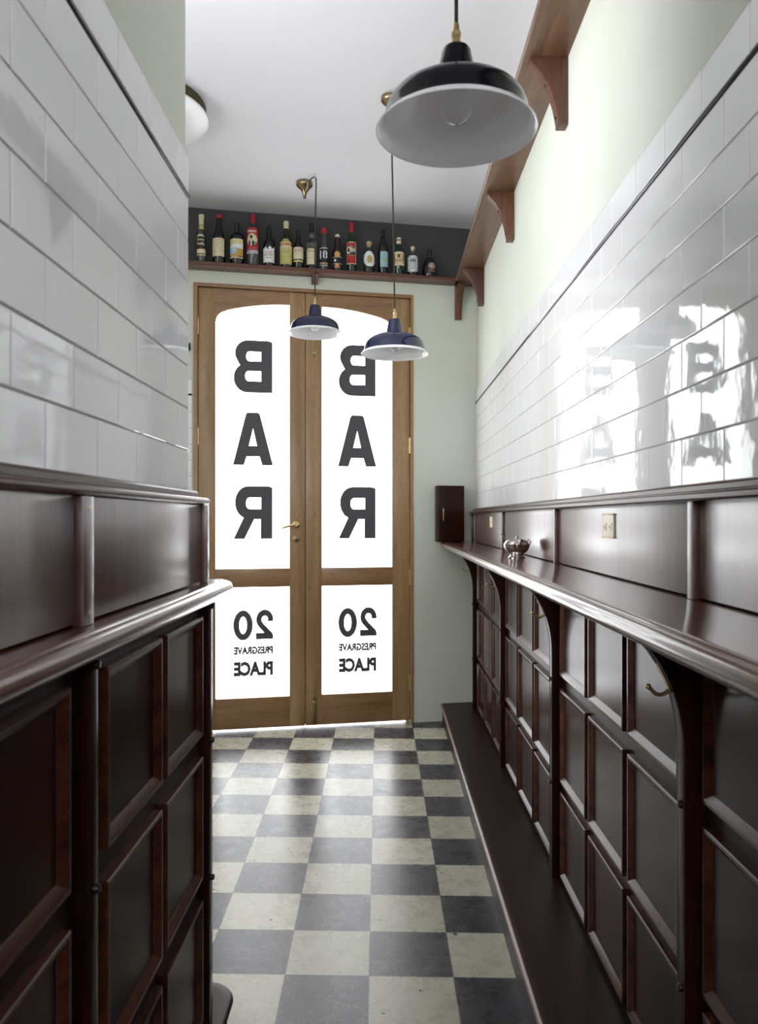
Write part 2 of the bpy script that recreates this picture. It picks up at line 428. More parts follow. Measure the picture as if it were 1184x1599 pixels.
def tiling(name, xf_, sgn, y_a, y_b, joint, parent):
    """running-bond tiles, each with a bevelled edge and a slight tilt of its own; sgn: outward normal in x"""
    mb = MB(); gr = 0.0022; bevel = 0.0016
    back = xf_ - sgn * 0.006
    mb.add([(back + sgn*0.0042, y_a, 1.28), (back + sgn*0.0042, y_b, 1.28), (back + sgn*0.0042, y_b, 2.04), (back + sgn*0.0042, y_a, 2.04)], [(0,1,2,3)], 1)
    rows = [(1.946 - (k + 1) * 0.0925, 1.946 - k * 0.0925, k + 1) for k in range(7)] + [(1.958, 2.040, 0)]
    rnd = random.Random(len(name))
    for z0, z1, par_ in rows:
        ph = joint + (0.0915 if par_ % 2 else 0.0)
        k0 = math.floor((y_a - ph) / 0.183) - 1; k1 = math.ceil((y_b - ph) / 0.183) + 1
        for k in range(k0, k1):
            a0, a1 = max(ph + k * 0.183, y_a), min(ph + (k + 1) * 0.183, y_b)
            if a1 - a0 < 0.008: continue
            a0 += gr / 2; a1 -= gr / 2; b0, b1 = z0 + gr / 2, z1 - gr / 2
            ty, tz = rnd.gauss(0, 0.0022), rnd.gauss(0, 0.0028); dx = rnd.gauss(0, 0.00012)
            cy, cz = (a0 + a1) / 2, (b0 + b1) / 2
            def X(y, z, h): return (back + sgn * (h + dx) + (y - cy) * ty + (z - cz) * tz, y, z)
            rings = []
            for ins, h in ((0, 0.0035), (0.0003, 0.0048), (bevel, 0.006)):
                rings.append([X(a0+ins, b0+ins, h), X(a1-ins, b0+ins, h), X(a1-ins, b1-ins, h), X(a0+ins, b1-ins, h)])
            vs = sum(rings, []); fs = []
            for r in range(2):
                for q in range(4): fs.append((r*4+q, r*4+(q+1)%4, (r+1)*4+(q+1)%4, (r+1)*4+q))
            fs.append((8, 9, 10, 11))
            mb.add(vs, fs, 0)
    # close the tile thickness along the top and the free end
    mb.add([(back, y_a, 2.04), (back, y_b, 2.04), (back + sgn*0.0046, y_b, 2.04), (back + sgn*0.0046, y_a, 2.04)], [(0,1,2,3)], 1)
    mb.add([(back, y_b, 1.28), (back, y_b, 2.04), (back + sgn*0.0046, y_b, 2.04), (back + sgn*0.0046, y_b, 1.28)], [(0,1,2,3)], 0)
    o = mb.build(name, [M['tile'], M['grout']], parent, ang=20)
    # pencil strip: short half-round lengths with a hair gap
    st = MB(); y = joint - 0.183 * 30; 
    while y < y_b:
        a, c = max(y + 0.0006, y_a), min(y + 0.183 - 0.0006, y_b)
        if c - a > 0.01:
            poly = [(0.0, 1.9475)] + [(0.0045 + 0.0045 * math.cos(math.radians(t)), 1.952 + 0.0045 * math.sin(math.radians(t))) for t in range(-90, 91, 22)] + [(0.0, 1.9565)]
            st.prism(poly, a, c, lambda u, z, h: (back + sgn * (u + 0.001), h, z))
        y += 0.183
    st.build('pencil_strip', M['navy_tile'], parent)
    return o

Y_REAR = -0.55
w = MB()
w.box((XR + 0.006, Y_REAR, 0), (XR + 0.13, bw_pt(U_END, 0, 0).y + 0.25, CEIL))
wr = struct(w.build('wall_right', M['plaster'], smooth=False))
tiling('tiling', XR, -1, Y_REAR, bw_y(742.5, 0.018), 1.205, wr)

Y_LE = 1.727
w = MB().box((XL - 0.135, Y_REAR, 0), (XL - 0.006, Y_LE - 0.004, CEIL))
wl = struct(w.build('wall_left', M['plaster'], smooth=False))
tiling('tiling', XL, 1, Y_REAR, Y_LE, 1.2715, wl)

# alcove beyond the end of the left wall
w = MB(); w.box((-1.95, 0.62, 0), (-1.85, 4.6, 1.5)); w.box((-1.95, 0.62, 2.8), (-1.85, 4.6, CEIL)); w.box((-1.95, 0.62, 1.5), (-1.85, 0.80, 2.8)); w.box((-1.95, 2.30, 1.5), (-1.85, 4.6, 2.8))
struct(w.build('wall_alcove', M['plaster'], smooth=False))
w = MB(); w.box((-1.94, 0.80, 1.5), (-1.87, 2.30, 1.55)); w.box((-1.94, 0.80, 2.75), (-1.87, 2.30, 2.8))
for yk in (0.80, 1.525, 2.25): w.box((-1.94, yk, 1.55), (-1.87, yk + 0.05, 2.75))
struct(w.build('window_2', M['white_wall'], smooth=False))
struct(MB().box((-1.95, 0.52, 0), (XL - 0.135, 0.62, CEIL)).build('wall_alcove_end', M['plaster'], smooth=False))
# room behind the camera
struct(MB().box((XR + 0.13, Y_REAR, 0), (2.6, Y_REAR + 0.1, CEIL)).build('wall_rear_right', M['white_wall'], smooth=False))
struct(MB().box((-2.6, Y_REAR, 0), (XL - 0.135, Y_REAR + 0.1, CEIL)).build('wall_rear_left', M['white_wall'], smooth=False))
struct(MB().box((2.5, -3.1, 0), (2.6, Y_REAR, CEIL)).build('wall_room_right', M['white_wall'], smooth=False))
struct(MB().box((-2.6, -3.1, 0), (-2.5, Y_REAR, CEIL)).build('wall_room_left', M['white_wall'], smooth=False))
w = MB(); w.box((-2.6, -3.2, 0), (2.6, -3.1, 1.7)); w.box((-2.6, -3.2, 2.95), (2.6, -3.1, CEIL)); w.box((-2.6, -3.2, 1.7), (-1.8, -3.1, 2.95)); w.box((1.8, -3.2, 1.7), (2.6, -3.1, 2.95))
struct(w.build('wall_rear', M['white_wall'], smooth=False))
w = MB(); w.box((-1.8, -3.19, 1.7), (1.8, -3.13, 1.75)); w.box((-1.8, -3.19, 2.9), (1.8, -3.13, 2.95))
for xk in (-1.8, -0.625, 0.575, 1.75): w.box((xk, -3.19, 1.75), (xk + 0.05, -3.13, 2.9))
struct(w.build('added_window_1', M['white_wall'], smooth=False))  # unseen window frame, added to go with the rear fill light

# back wall with the door opening
FL, FR, FT = bu(302), bu(644.5), 2.598
SH_T, SH_B = 2.692, 2.670                    # bottle shelf
w = MB()
UA = -0.95
w.box((UA, WF, 0), (FL, 0.14, FT)); w.box((FR, WF, 0), (U_END + 0.03, 0.14, FT)); w.box((UA, WF, FT), (U_END + 0.03, 0.14, SH_T - 0.01))
w.box((UA, WF, SH_T - 0.01), (U_END + 0.03, 0.14, CEIL), 1)
wb = struct(w.build('wall_back', [M['plaster'], M['frieze']], smooth=False, M=BWM))
# tiles on the strip left of the door
mb = MB(); gr = 0.0022
mb.add([(UA, WF - 0.003, 1.28), (FL - 0.006, WF - 0.003, 1.28), (FL - 0.006, WF - 0.003, 2.04), (UA, WF - 0.003, 2.04)], [(0,1,2,3)], 1)
for z0, z1, k in [(1.946 - (k + 1) * 0.0925, 1.946 - k * 0.0925, k) for k in range(7)] + [(1.958, 2.04, 1)]:
    u1 = FL - 0.006 - (0.0915 if k % 2 else 0)
    cuts = ([FL - 0.006] if k % 2 else []) + [u1 - 0.183 * q for q in range(7)]
    for a1, a0 in zip(cuts, cuts[1:]):
        if a0 < UA: break
        mb.box((a0 + gr/2, WF - 0.0052, z0 + gr/2), (a1 - gr/2, WF - 0.001, z1 - gr/2), 0, 0.0012)
mb.build('tiling', [M['tile'], M['grout']], wb, M=BWM, ang=20)
MB().box((UA, WF - 0.009, 1.9475), (FL - 0.006, WF, 1.9565), 0, 0.003).build('pencil_strip', M['navy_tile'], wb, M=BWM)
# lane outside
# ------------------------------------------------------------------ door frame and the two door leaves
fr = MB()
LT, LB = 2.577, 0.013
DL, DM, DR = bu(309.5), bu(477), bu(640)
fy0, fy1 = WF - 0.008, 0.075
f1 = MB().box((FL, fy0, 0), (DL - 0.002, fy1, FT), 0, 0.002); f1.box((DL - 0.004, 0.046, 0), (DL + 0.012, fy1, LT))
f2 = MB().box((DR + 0.002, fy0, 0), (FR, fy1, FT), 0, 0.002); f2.box((DR - 0.012, 0.046, 0), (DR + 0.004, fy1, LT))
f3 = MB().box((DL - 0.002, fy0, LT + 0.002), (DR + 0.002, fy1, FT), 0, 0.002); f3.box((DL, 0.046, LT - 0.012), (DR, fy1, LT + 0.004))
dframe = struct(empty('trim_1')); dframe.matrix_world = BWM
f1.build('jamb', M['oak_z'], dframe); f2.build('jamb', M['oak_z'], dframe); f3.build('head', M['oak_x'], dframe)

def letter_polys(ch):
    """outlines in a 1 x 1 cell: (outer list, hole list)"""
    if ch == 'B':
        o = [(0, 0), (0.66, 0)] + arc(0.66, 0.28, 0.34, 0.28, -90, 60, 9) + [(0.86, 0.545)] + arc(0.63, 0.755, 0.335, 0.245, -35, 90, 8) + [(0.10, 1), (0, 0.975)]
        h1 = [(0.29, 0.215), (0.62, 0.215)] + arc(0.62, 0.315, 0.085, 0.10, -90, 90, 6) + [(0.29, 0.415)]
        h2 = [(0.29, 0.60), (0.60, 0.60)] + arc(0.60, 0.694, 0.08, 0.094, -90, 90, 6) + [(0.29, 0.788)]
        return [o], [h1, h2]
    if ch == 'A':
        o = [(0, 0), (0.27, 0), (0.335, 0.165), (0.66, 0.165), (0.73, 0), (1, 0), (0.68, 0.965), (0.64, 1), (0.37, 1), (0.33, 0.97)]
        h = [(0.40, 0.365), (0.605, 0.365), (0.50, 0.70)]
        return [o], [h]
    if ch == 'R':
        o = [(0, 0), (0.30, 0), (0.30, 0.375), (0.47, 0.375), (0.72, 0), (1, 0.0), (0.745, 0.40)] + arc(0.63, 0.69, 0.335, 0.31, -52, 90, 10) + [(0.10, 1), (0, 0.975)]
        h = [(0.29, 0.565), (0.60, 0.565)] + arc(0.60, 0.675, 0.085, 0.11, -90, 90, 6) + [(0.29, 0.785)]
        return [o], [h]
    if ch == '0':
        return [arc(0.5, 0.5, 0.5, 0.5, 0, 345, 30)], [arc(0.5, 0.5, 0.20, 0.29, 0, 345, 30)]
    if ch == '2':
        ou = [(0.0, 0.60)] + arc(0.47, 0.66, 0.47, 0.34, 172, -28, 14) + [(0.80, 0.42), (0.50, 0.215), (0.96, 0.215), (0.96, 0.0), (0.0, 0.0), (0.0, 0.12), (0.06, 0.21), (0.53, 0.51)] + arc(0.47, 0.66, 0.18, 0.135, -30, 172, 12) + [(0.30, 0.60)]
        return [ou], []

def place_letter(ch, u0, u1, z0, z1, yf, mirror=True):
    o, h = letter_polys(ch)
    vs, fs = poly_mesh(o, h, 0.5)
    mb = MB()
    pts = []
    for v in vs:
        fxx = 1 - v.x if mirror else v.x
        pts.append((u0 + fxx * (u1 - u0), yf + v.z * 0.004, z0 + v.y * (z1 - z0)))
    mb.add(pts, fs); return mb

def door_leaf(name, ua, ub, g0, g1, arch, letters_px, left):
    """ua..ub leaf edges, g0..g1 glass edges along the wall"""
    d = struct(empty(name)); d.matrix_world = BWM
    y0, y1 = 0.0, 0.045
    ub2 = ub - 0.0015 if left else ub; ua2 = ua if left else ua + 0.0015
    ZB, ZL0, ZL1 = 0.191, 0.839, 0.947
    bev = 0.0025
    MB().box((ua2, y0, LB), (g0, y1, LT), 0, bev).build('stile', M['oak_z'], d)
    MB().box((g1, y0, LB), (ub2, y1, LT), 0, bev).build('stile', M['oak_z'], d)
    MB().box((g0 - 0.0005, y0 + 0.0004, LB), (g1 + 0.0005, y1, ZB), 0, bev).build('bottom_rail', M['oak_x'], d)
    MB().box((g0 - 0.0005, y0 + 0.0004, ZL0), (g1 + 0.0005, y1, ZL1), 0, bev).build('lock_rail', M['oak_x'], d)
    poly = [(g0 - 0.0005, LT), (g0 - 0.0005, arch[0][1])] + arch + [(g1 + 0.0005, arch[-1][1]), (g1 + 0.0005, LT)]
    MB().prism(poly, y0 + 0.0004, y1, lambda a, b_, h: (a, h, b_)).build('top_rail', M['oak_x'], d)
    pa = MB().box((g0 - 0.008, 0.020, ZL1 - 0.008), (g1 + 0.008, 0.026, LT - 0.03)).build('upper_pane', M['pane'], d, smooth=False)
    pb = MB().box((g0 - 0.008, 0.020, ZB - 0.008), (g1 + 0.008, 0.026, ZL0 + 0.008)).build('lower_pane', M['pane'], d, smooth=False)
    a, b_ = letters_px
    yl = 0.0185
    for ch, z0, z1, e in (('B', 1.981, 2.287, 0), ('A', 1.555, 1.863, 0.004), ('R', 1.122, 1.431, 0)):
        place_letter(ch, a - e, b_ + e, z0, z1, yl).build('letter', M['letter'], pa, smooth=False)
    wd = b_ - a + 0.008; a2 = a - 0.002
    place_letter('2', a2 + wd * 0.545, a2 + wd, 0.531, 0.705, yl).build('numeral', M['letter'], pb, smooth=False)
    place_letter('0', a2, a2 + wd * 0.485, 0.527, 0.703, yl).build('numeral', M['letter'], pb, smooth=False)
    for txt, z0, z1 in (('PRESGRAVE', 0.4435, 0.490), ('PLACE', 0.316, 0.402)):
        t = text_mesh(txt, z1 - z0, wd - 0.004, 0.06)
        mb = MB(); mb.add([(a2 + wd / 2 - v.x, yl, z0 + v.z) for v in t.v], t.f)
        mb.build('lettering', M['letter'], pb, smooth=False)
    return d

gL0, gL1 = bu(336.9), bu(452.6)
gR0, gR1 = bu(503), bu(612.8)
def arch_pts(g0, g1, flip):
    # springing at the hinge side, rising to the meeting side
    wd = g1 - g0; pts = []
    r = 0.075
    a = [(0.0, 2.385)] + [(r - r * math.cos(math.radians(t)), 2.385 + 0.066 * math.sin(math.radians(t))) for t in range(15, 76, 15)]
    n = 10
    x_s, z_s = a[-1][0] + 0.012, a[-1][1] + 0.006
    for i in range(n + 1):
        t = i / n
        a.append((x_s + (wd - x_s) * t, z_s + (2.503 - z_s) * (1 - (1 - t) ** 2)))
    if flip: return [(g1 - x, z) for x, z in a][::-1]
    return [(g0 + x, z) for x, z in a]
lx = (bu(365), bu(425.6)); rx = (bu(529.8), bu(587.6))
d1 = door_leaf('door_1', DL, DM, gL0, gL1, arch_pts(gL0, gL1, False), lx, True)
d2 = door_leaf('door_2', DM, DR, gR0, gR1, arch_pts(gR0, gR1, True), rx, False)

MB().box((DM - 0.018, 0.0455, LB), (DM + 0.018, 0.056, LT), 0, 0.001).build('astragal', M['oak_z'], d2)
# hardware on the doors
uH = bu(462); zH = bz(462, 819.5)
h = MB().lathe([(0.0, 0), (0.0225, 0), (0.0225, -0.004), (0.019, -0.007), (0.012, -0.009), (0.0105, -0.028), (0.013, -0.034), (0.013, -0.046), (0.008, -0.05), (0.0, -0.05)], (uH, 0, zH), 28, axis='Y')
h.tube([(uH, -0.040, zH), (uH - 0.03, -0.042, zH - 0.004), (uH - 0.06, -0.044, zH - 0.011), (uH - 0.088, -0.044, zH - 0.020)], [0.0085, 0.0062, 0.0072, 0.0052], 12)
h.build('handle', M['brass'], d1)
zK = bz(462, 842)
h = MB().lathe([(0.0, 0), (0.0195, 0), (0.0195, -0.003), (0.015, -0.006), (0.0, -0.006)], (uH, 0, zK), 24, axis='Y')
h.build('lock', M['brass_dark'], d1)
MB().box((uH - 0.0025, -0.0075, zK - 0.008), (uH + 0.0025, -0.005, zK + 0.008)).build('keyhole', M['dark_hole'], d1)
for yy_ in (509, 681, 940):
    z = bz(309.5, yy_)
    hg = MB().lathe([(0.0, -0.049), (0.0055, -0.049), (0.0055, 0.018), (0.0045, 0.0185), (0.0045, 0.0205), (0.0055, 0.021), (0.0055, 0.049), (0.0, 0.049)], (DL, -0.0055, z), 14)
    hg.build('hinge', M['brass'], d1)
for yy_ in (524, 696, 901, 1066):
    z = bz(640, yy_)
    hg = MB().lathe([(0.0, -0.049), (0.0055, -0.049), (0.0055, 0.018), (0.0045, 0.0185), (0.0045, 0.0205), (0.0055, 0.021), (0.0055, 0.049), (0.0, 0.049)], (DR, -0.0055, z), 14)
    hg.box((DR - 0.009, -0.001, z - 0.045), (DR, 0.001, z + 0.045))
    hg.build('hinge', M['brass'], d2)
ub_ = bu(490.5)
def bolt(z0, z1, flip):
    bm_ = MB().box((ub_ - 0.0125, -0.0025, z0), (ub_ + 0.0125, 0.001, z1), 0, 0.001)
    zt = z0 if flip else z1; s_ = -1 if flip else 1
    bm_.prism([(0.0125 * math.cos(math.radians(t)), 0.0125 * math.sin(math.radians(t)) * s_) for t in range(0, 181, 20)], -0.0025, 0.001, lambda a, b_, hh: (ub_ + a, hh, zt + b_))
    o = bm_.build('flush_bolt', M['brass_dark'], d2)
    zz = zt - s_ * 0.022
    MB().box((ub_ - 0.0115, -0.006, zz - 0.003), (ub_ + 0.0115, -0.002, zz + 0.003), 0, 0.001).build('thumb_slide', M['brass'], o)
    MB().lathe([(0.0, -0.0025), (0.004, -0.0025), (0.003, -0.0045), (0.0, -0.0045)], (ub_, 0, zt), 12, axis='Y').build('screw', M['dark_hole'], o)
bolt(2.205, 2.42, True)
bolt(0.02, bz(490, 1090), False)

# ------------------------------------------------------------------ dado rails
def rail(name, xw, sgn, y0, y1):
    """sgn points into the corridor"""
    t = struct(empty(name))
    fn = lambda a, z, h: (xw + sgn * a, h, z)
    MB().prism([(-0.02, 1.286), (0.016, 1.286), (0.0185, 1.289), (0.0185, 1.297), (0.0155, 1.301), (0.002, 1.304), (-0.02, 1.304)], y0, y1, fn).build('capping', M['mahogany_y'], t)
    pl = [(-0.02, 1.270)] + [(0.032 + 0.009 * math.cos(math.radians(a)), 1.278 + 0.0085 * math.sin(math.radians(a))) for a in range(-90, 91, 15)] + [(-0.02, 1.2865)]
    MB().prism(pl, y0, y1 - (0.0 if sgn < 0 else -0.018), fn).build('bullnose', M['mahogany_y'], t)
    return t
rail('trim_2', XR, -1, Y_REAR, bw_y(735, 0.02))
rail('trim_3', XL, 1, Y_REAR, 1.742)

# ------------------------------------------------------------------ panelling
def moulded_panel(parent, xb, sgn, y0, y1, z0, z1, mat, matm):
    """xb backing face, sgn into the corridor; raised mitred frame around a flat field"""
    def ring(ins, h): return [(xb + sgn*h, y0+ins, z0+ins), (xb + sgn*h, y1-ins, z0+ins), (xb + sgn*h, y1-ins, z1-ins), (xb + sgn*h, y0+ins, z1-ins)]
    p_ = MB().box((xb, y0 + 0.02, z0 + 0.02), (xb + sgn * 0.006, y1 - 0.02, z1 - 0.02)).build('panel', mat, parent, smooth=False)
    prof = [(0, -0.001), (0, 0.0145), (0.002, 0.0165), (0.0075, 0.0165), (0.010, 0.015), (0.0215, 0.0065), (0.0225, 0.004)]
    vs = []; fs = []
    for ins, hh in prof: vs += ring(ins, hh)
    for r in range(len(prof) - 1):
        for q in range(4): fs.append((r*4+q, r*4+(q+1)%4, (r+1)*4+(q+1)%4, (r+1)*4+q))
    mo = MB().add(vs, fs).build('moulding', matm, p_, ang=25)
    return p_

# right, below the counter
pr = thing('wall_panelling', 'dark mahogany wainscot of raised panels in three rows under the right counter', 'panelling', (XR, 2.2, 0.11))
pr_in = Matrix.Translation((-XR, -2.2, -0.11))
XB = 0.5625
def bld(mb, name, mat, parent, **k):
    """build in world coordinates under a parent that stands elsewhere"""
    o = mb.build(name, mat, parent, **k); o.matrix_parent_inverse = parent.matrix_world.inverted() if False else Matrix.Translation(-Vector(parent.location)); return o
y_end = bw_y(735, 0.03)
bld(MB().box((XB, Y_REAR + 0.02, 0.112), (XB + 0.0072, y_end + 0.012, 1.064)), 'backing_board', M['mahogany_back'], pr, smooth=False)
ROWS = [(0.752, 1.045), (0.420, 0.711), (0.125, 0.392)]
POSTS = [0.283 + 1.09 * k for k in range(5)]
PW = 0.036
def rp(y0, y1, z0, z1):
    p_ = moulded_panel(pr, XB, -1, y0, y1, z0, z1, M['mahogany'], M['mahogany_y'])
    p_.matrix_parent_inverse = Matrix.Translation(-Vector(pr.location))
for k in range(4):
    s0 = POSTS[k] + PW + 0.045
    for c in range(3):
        for z0, z1 in ROWS: rp(s0 + c * 0.337, s0 + c * 0.337 + 0.305, z0, z1)
for z0, z1 in ROWS: rp(POSTS[4] + PW + 0.02, y_end - 0.02, z0, z1)
def bracket_poly():
    pl = [(XB + 0.007, 0.112), (0.5285, 0.112), (0.5285, 0.82)]
    for i in range(1, 13):
        z = 0.82 + 0.243 * i / 12
        pl.append((0.36 + 0.1685 * math.sqrt(max(0, 1 - ((z - 0.82) / 0.2462) ** 2)), z))
    return pl + [(0.375, 1.0635), (XB + 0.007, 1.0635)]
for yp in POSTS:
    po = MB().prism(bracket_poly(), yp, yp + PW, lambda a, b_, h: (a, h, b_), bev=0.0012)
    o = po.build('bracket_post', M['mahogany'], pr, ang=25)
    o.matrix_parent_inverse = Matrix.Translation(-Vector(pr.location))
    for zb in (0.732, 0.406):
        MB().lathe([(0.0, 0.003), (0.0075, 0.003), (0.0075, -0.002), (0.0055, -0.005), (0.0, -0.006)], (0.5285, yp + PW / 2, zb), 16, axis='X').build('bolt', M['iron'], o)

# right, above the counter
su = thing('splashback_panelling', 'plain mahogany boards with battens between the right counter and the white tiles', 'panelling', (XR, 2.2, 1.10))
su_inv = Matrix.Translation(-Vector(su.location))
SX = 0.543
BAT = [1.345 + 1.09 * k for k in range(-1, 4)]
edges = [Y_REAR + 0.02] + BAT + [y_end + 0.012]
for a, c in zip(edges, edges[1:]):
    o = MB().box((SX, a + 0.001, 1.1035), (SX + 0.016, c - 0.001, 1.272), 0, 0.0008).build('board', M['mahogany_up'], su); o.matrix_parent_inverse = su_inv
for yb in BAT:
    if yb < 0: continue
    o = MB().box((SX - 0.012, yb, 1.1005), (SX + 0.002, yb + 0.024, 1.2695), 0, 0.0012).build('batten', M['mahogany_up'], su); o.matrix_parent_inverse = su_inv
o = MB().box((SX - 0.009, y_end - 0.012, 1.1005), (SX + 0.002, y_end + 0.010, 1.2695), 0, 0.001).build('batten', M['mahogany_up'], su); o.matrix_parent_inverse = su_inv

# left, below the counter
XBL = -0.398
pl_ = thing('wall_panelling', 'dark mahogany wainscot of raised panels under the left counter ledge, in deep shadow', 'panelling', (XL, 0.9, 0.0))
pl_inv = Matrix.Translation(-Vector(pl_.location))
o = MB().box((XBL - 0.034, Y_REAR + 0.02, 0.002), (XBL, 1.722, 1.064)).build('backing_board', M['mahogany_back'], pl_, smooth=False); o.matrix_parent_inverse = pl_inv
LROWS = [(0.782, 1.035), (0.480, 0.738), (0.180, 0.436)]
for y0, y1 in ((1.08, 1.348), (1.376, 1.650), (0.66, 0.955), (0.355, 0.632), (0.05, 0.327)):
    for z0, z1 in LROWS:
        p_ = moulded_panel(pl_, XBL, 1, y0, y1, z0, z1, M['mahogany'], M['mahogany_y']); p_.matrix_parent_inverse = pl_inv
for y0, y1 in ((1.006, 1.032), (1.69, 1.722)):
    o = MB().box((XBL - 0.002, y0, 0.002), (-0.378, y1, 1.064), 0, 0.0012).build('post', M['mahogany'], pl_); o.matrix_parent_inverse = pl_inv
    for zb in (1.050, 0.758, 0.458):
        MB().lathe([(0.0, -0.003), (0.0070, -0.003), (0.0070, 0.003), (0.0055, 0.007), (0.0, 0.008)], (-0.378, (y0 + y1) / 2, zb), 16, axis='X').build('bolt', M['iron'], o)

# left, above the counter
sl_ = thing('splashback_panelling', 'plain mahogany boards and screwed battens above the left counter ledge', 'panelling', (XL, 0.9, 1.10))
sl_inv = Matrix.Translation(-Vector(sl_.location))
SXL = -0.400
for a, c in ((Y_REAR + 0.02, 0.04), (0.04, 1.022), (1.022, 1.724)):
    o = MB().box((SXL - 0.030, a + 0.001, 1.1035), (SXL, c - 0.001, 1.272), 0, 0.0008).build('board', M['mahogany_up'], sl_); o.matrix_parent_inverse = sl_inv
for yb, wv in ((0.03, 0.034), (1.006, 0.036), (1.70, 0.028)):
    o = MB().box((SXL - 0.002, yb, 1.1005), (SXL + 0.013, yb + wv, 1.2695), 0, 0.0012).build('batten', M['mahogany_up'], sl_); o.matrix_parent_inverse = sl_inv
    for zb in (1.118, 1.254):
        MB().lathe([(0.0, -0.002), (0.0030, -0.002), (0.0030, 0.0005), (0.0, 0.001)], (SXL + 0.013, yb + wv / 2, zb), 12, axis='X').build('screw', M['brass'], o)

# ------------------------------------------------------------------ counters
def nosing(front_sgn=-1):
    """(offset out from the front line, z): bead, groove and big half-round"""
    return [(-0.030, 1.1000), (-0.024, 1.1012), (-0.020, 1.1006), (-0.0175, 1.0985), (-0.0165, 1.0975), (-0.012, 1.0985), (-0.006, 1.0965), (-0.002, 1.0915), (0.0, 1.0845), (-0.001, 1.077), (-0.005, 1.071), (-0.011, 1.0665), (-0.018, 1.0645)]
cr = thing('bar_counter', 'long polished mahogany leaning counter with rounded nosing along the right wall', 'counter', (0.45, 2.2, 1.065))
pol = [(0.6 - 0.06, 1.0645)]  # profile in x,z
XF = 0.343
prof = [(XF - o_, z) for o_, z in nosing()]
poly = prof + [(SX + 0.0155, 1.0645), (SX + 0.0155, 1.100)]
yc_front, yc_back = bw_y(684, 0.017), bw_y(735, 0.017)
bm = bmesh.new(); n = len(poly)
ra = [bm.verts.new((a, Y_REAR + 0.02, z)) for a, z in poly]
rb = [bm.verts.new((a, yc_front + SL * (a - XF), z)) for a, z in poly]
bm.faces.new(ra); bm.faces.new(rb[::-1])
for i in range(n): bm.faces.new((ra[i], rb[i], rb[(i+1) % n], ra[(i+1) % n]))
o = MB().from_bm(bm).build('worktop', M['mahogany_top'], cr, ang=40); o.matrix_parent_inverse = Matrix.Translation(-Vector(cr.location))

def wrap_slab(path, prof, back, mat, name, parent, ang=40):
    """sweep an edge profile along a plan path (point, outward normal), closed on top and below to the back line"""
    mb = MB(); vs = []; fs = []; k = len(prof)
    for (x, y), (nx, ny) in path:
        for o_, z in prof: vs.append((x + nx * o_, y + ny * o_, z))
    m_ = len(path)
    for i in range(m_ - 1):
        for j in range(k - 1): fs.append((i*k+j, i*k+j+1, (i+1)*k+j+1, (i+1)*k+j))
    mb.add(vs, fs)
    zt, zb = prof[0][1], prof[-1][1]
    bp = [(x, y) for x, y in back]
    top = [vs[i*k] for i in range(m_)] + [(x, y, zt) for x, y in bp]
    bot = [vs[i*k + k - 1] for i in range(m_)] + [(x, y, zb) for x, y in bp]
    mb.add(top, [list(range(len(top)))]); mb.add(bot, [list(range(len(bot)))[::-1]])
    # back closure
    seq_t = [vs[(m_-1)*k]] + [(x, y, zt) for x, y in bp] + [vs[0]]
    seq_b = [vs[(m_-1)*k + k-1]] + [(x, y, zb) for x, y in bp] + [vs[k-1]]
    for i in range(len(seq_t) - 1):
        mb.add([seq_t[i], seq_t[i+1], seq_b[i+1], seq_b[i]], [(0,1,2,3)])
    for e in (0, m_ - 1):
        mb.add([vs[e*k + j] for j in range(k)], [list(range(k))])
    o = mb.build(name, mat, parent, ang=ang); return o
def corner_path(xf_, y0, yc, r, xe):
    """runs along +y at x = xf_, rounds the corner and runs back to x = xe"""
    pth = [((xf_, y0), (1, 0)), ((xf_, yc), (1, 0))]
    for i in range(1, 13):
        a = math.radians(90 * i / 12)
        pth.append(((xf_ - r + r * math.cos(a), yc + r * math.sin(a)), (math.cos(a), math.sin(a))))
    pth.append(((xe, yc + r), (0, 1))); return pth
cl = thing('bar_counter', 'narrow mahogany counter ledge with rounded end wrapping the left wall', 'counter', (-0.40, 1.0, 1.065))
cp = corner_path(-0.343, Y_REAR + 0.02, 1.765, 0.085, -0.568)
o = wrap_slab(cp, nosing(), [(-0.568, 1.728), (SXL + 0.0005, 1.728), (SXL - 0.024, 1.724), (SXL - 0.024, Y_REAR + 0.02)], M['mahogany_top'], 'worktop', cl); o.matrix_parent_inverse = Matrix.Translation(-Vector(cl.location))

# ------------------------------------------------------------------ foot benches
fbx = 0.345
fb = thing('foot_bench', 'long low dark wooden footrest step with worn nosing along the right wall', 'footrest', (0.45, 2.2, 0.0))
fb_inv = Matrix.Translation(-Vector(fb.location))
def step_prof(): return [(0.026, 0.110), (0.010, 0.110), (0.004, 0.1085), (0.0005, 0.105), (0.0, 0.100), (0.002, 0.095), (0.007, 0.091), (0.026, 0.090)]
cuts = [Y_REAR + 0.02, 1.0, 2.785, 3.647, None]
for a, c in zip(cuts, cuts[1:]):
    pf = [(fbx + o_, z) for o_, z in step_prof()]
    bm = bmesh.new(); pol = pf + [(XR + 0.0058, 0.090), (XR + 0.0058, 0.110)]
    ra = [bm.verts.new((x, a + 0.0008, z)) for x, z in pol]
    rb = [bm.verts.new((x, (c - 0.0008) if c else bw_y(683, 0.018) + SL * (x - fbx), z)) for x, z in pol]
    bm.faces.new(ra); bm.faces.new(rb[::-1]); nn = len(pol)
    for i in range(nn): bm.faces.new((ra[i], rb[i], rb[(i+1) % nn], ra[(i+1) % nn]))
    mb = MB().from_bm(bm)
    mats = []
    for i, f in enumerate(mb.f):
        cx = sum(mb.v[q].x for q in f) / len(f); mb.m[i] = 1 if (cx < fbx + 0.0085 and len(f) == 4) else 0
    o = mb.build('tread_board', [M['foot'], M['worn']], fb, ang=40); o.matrix_parent_inverse = fb_inv
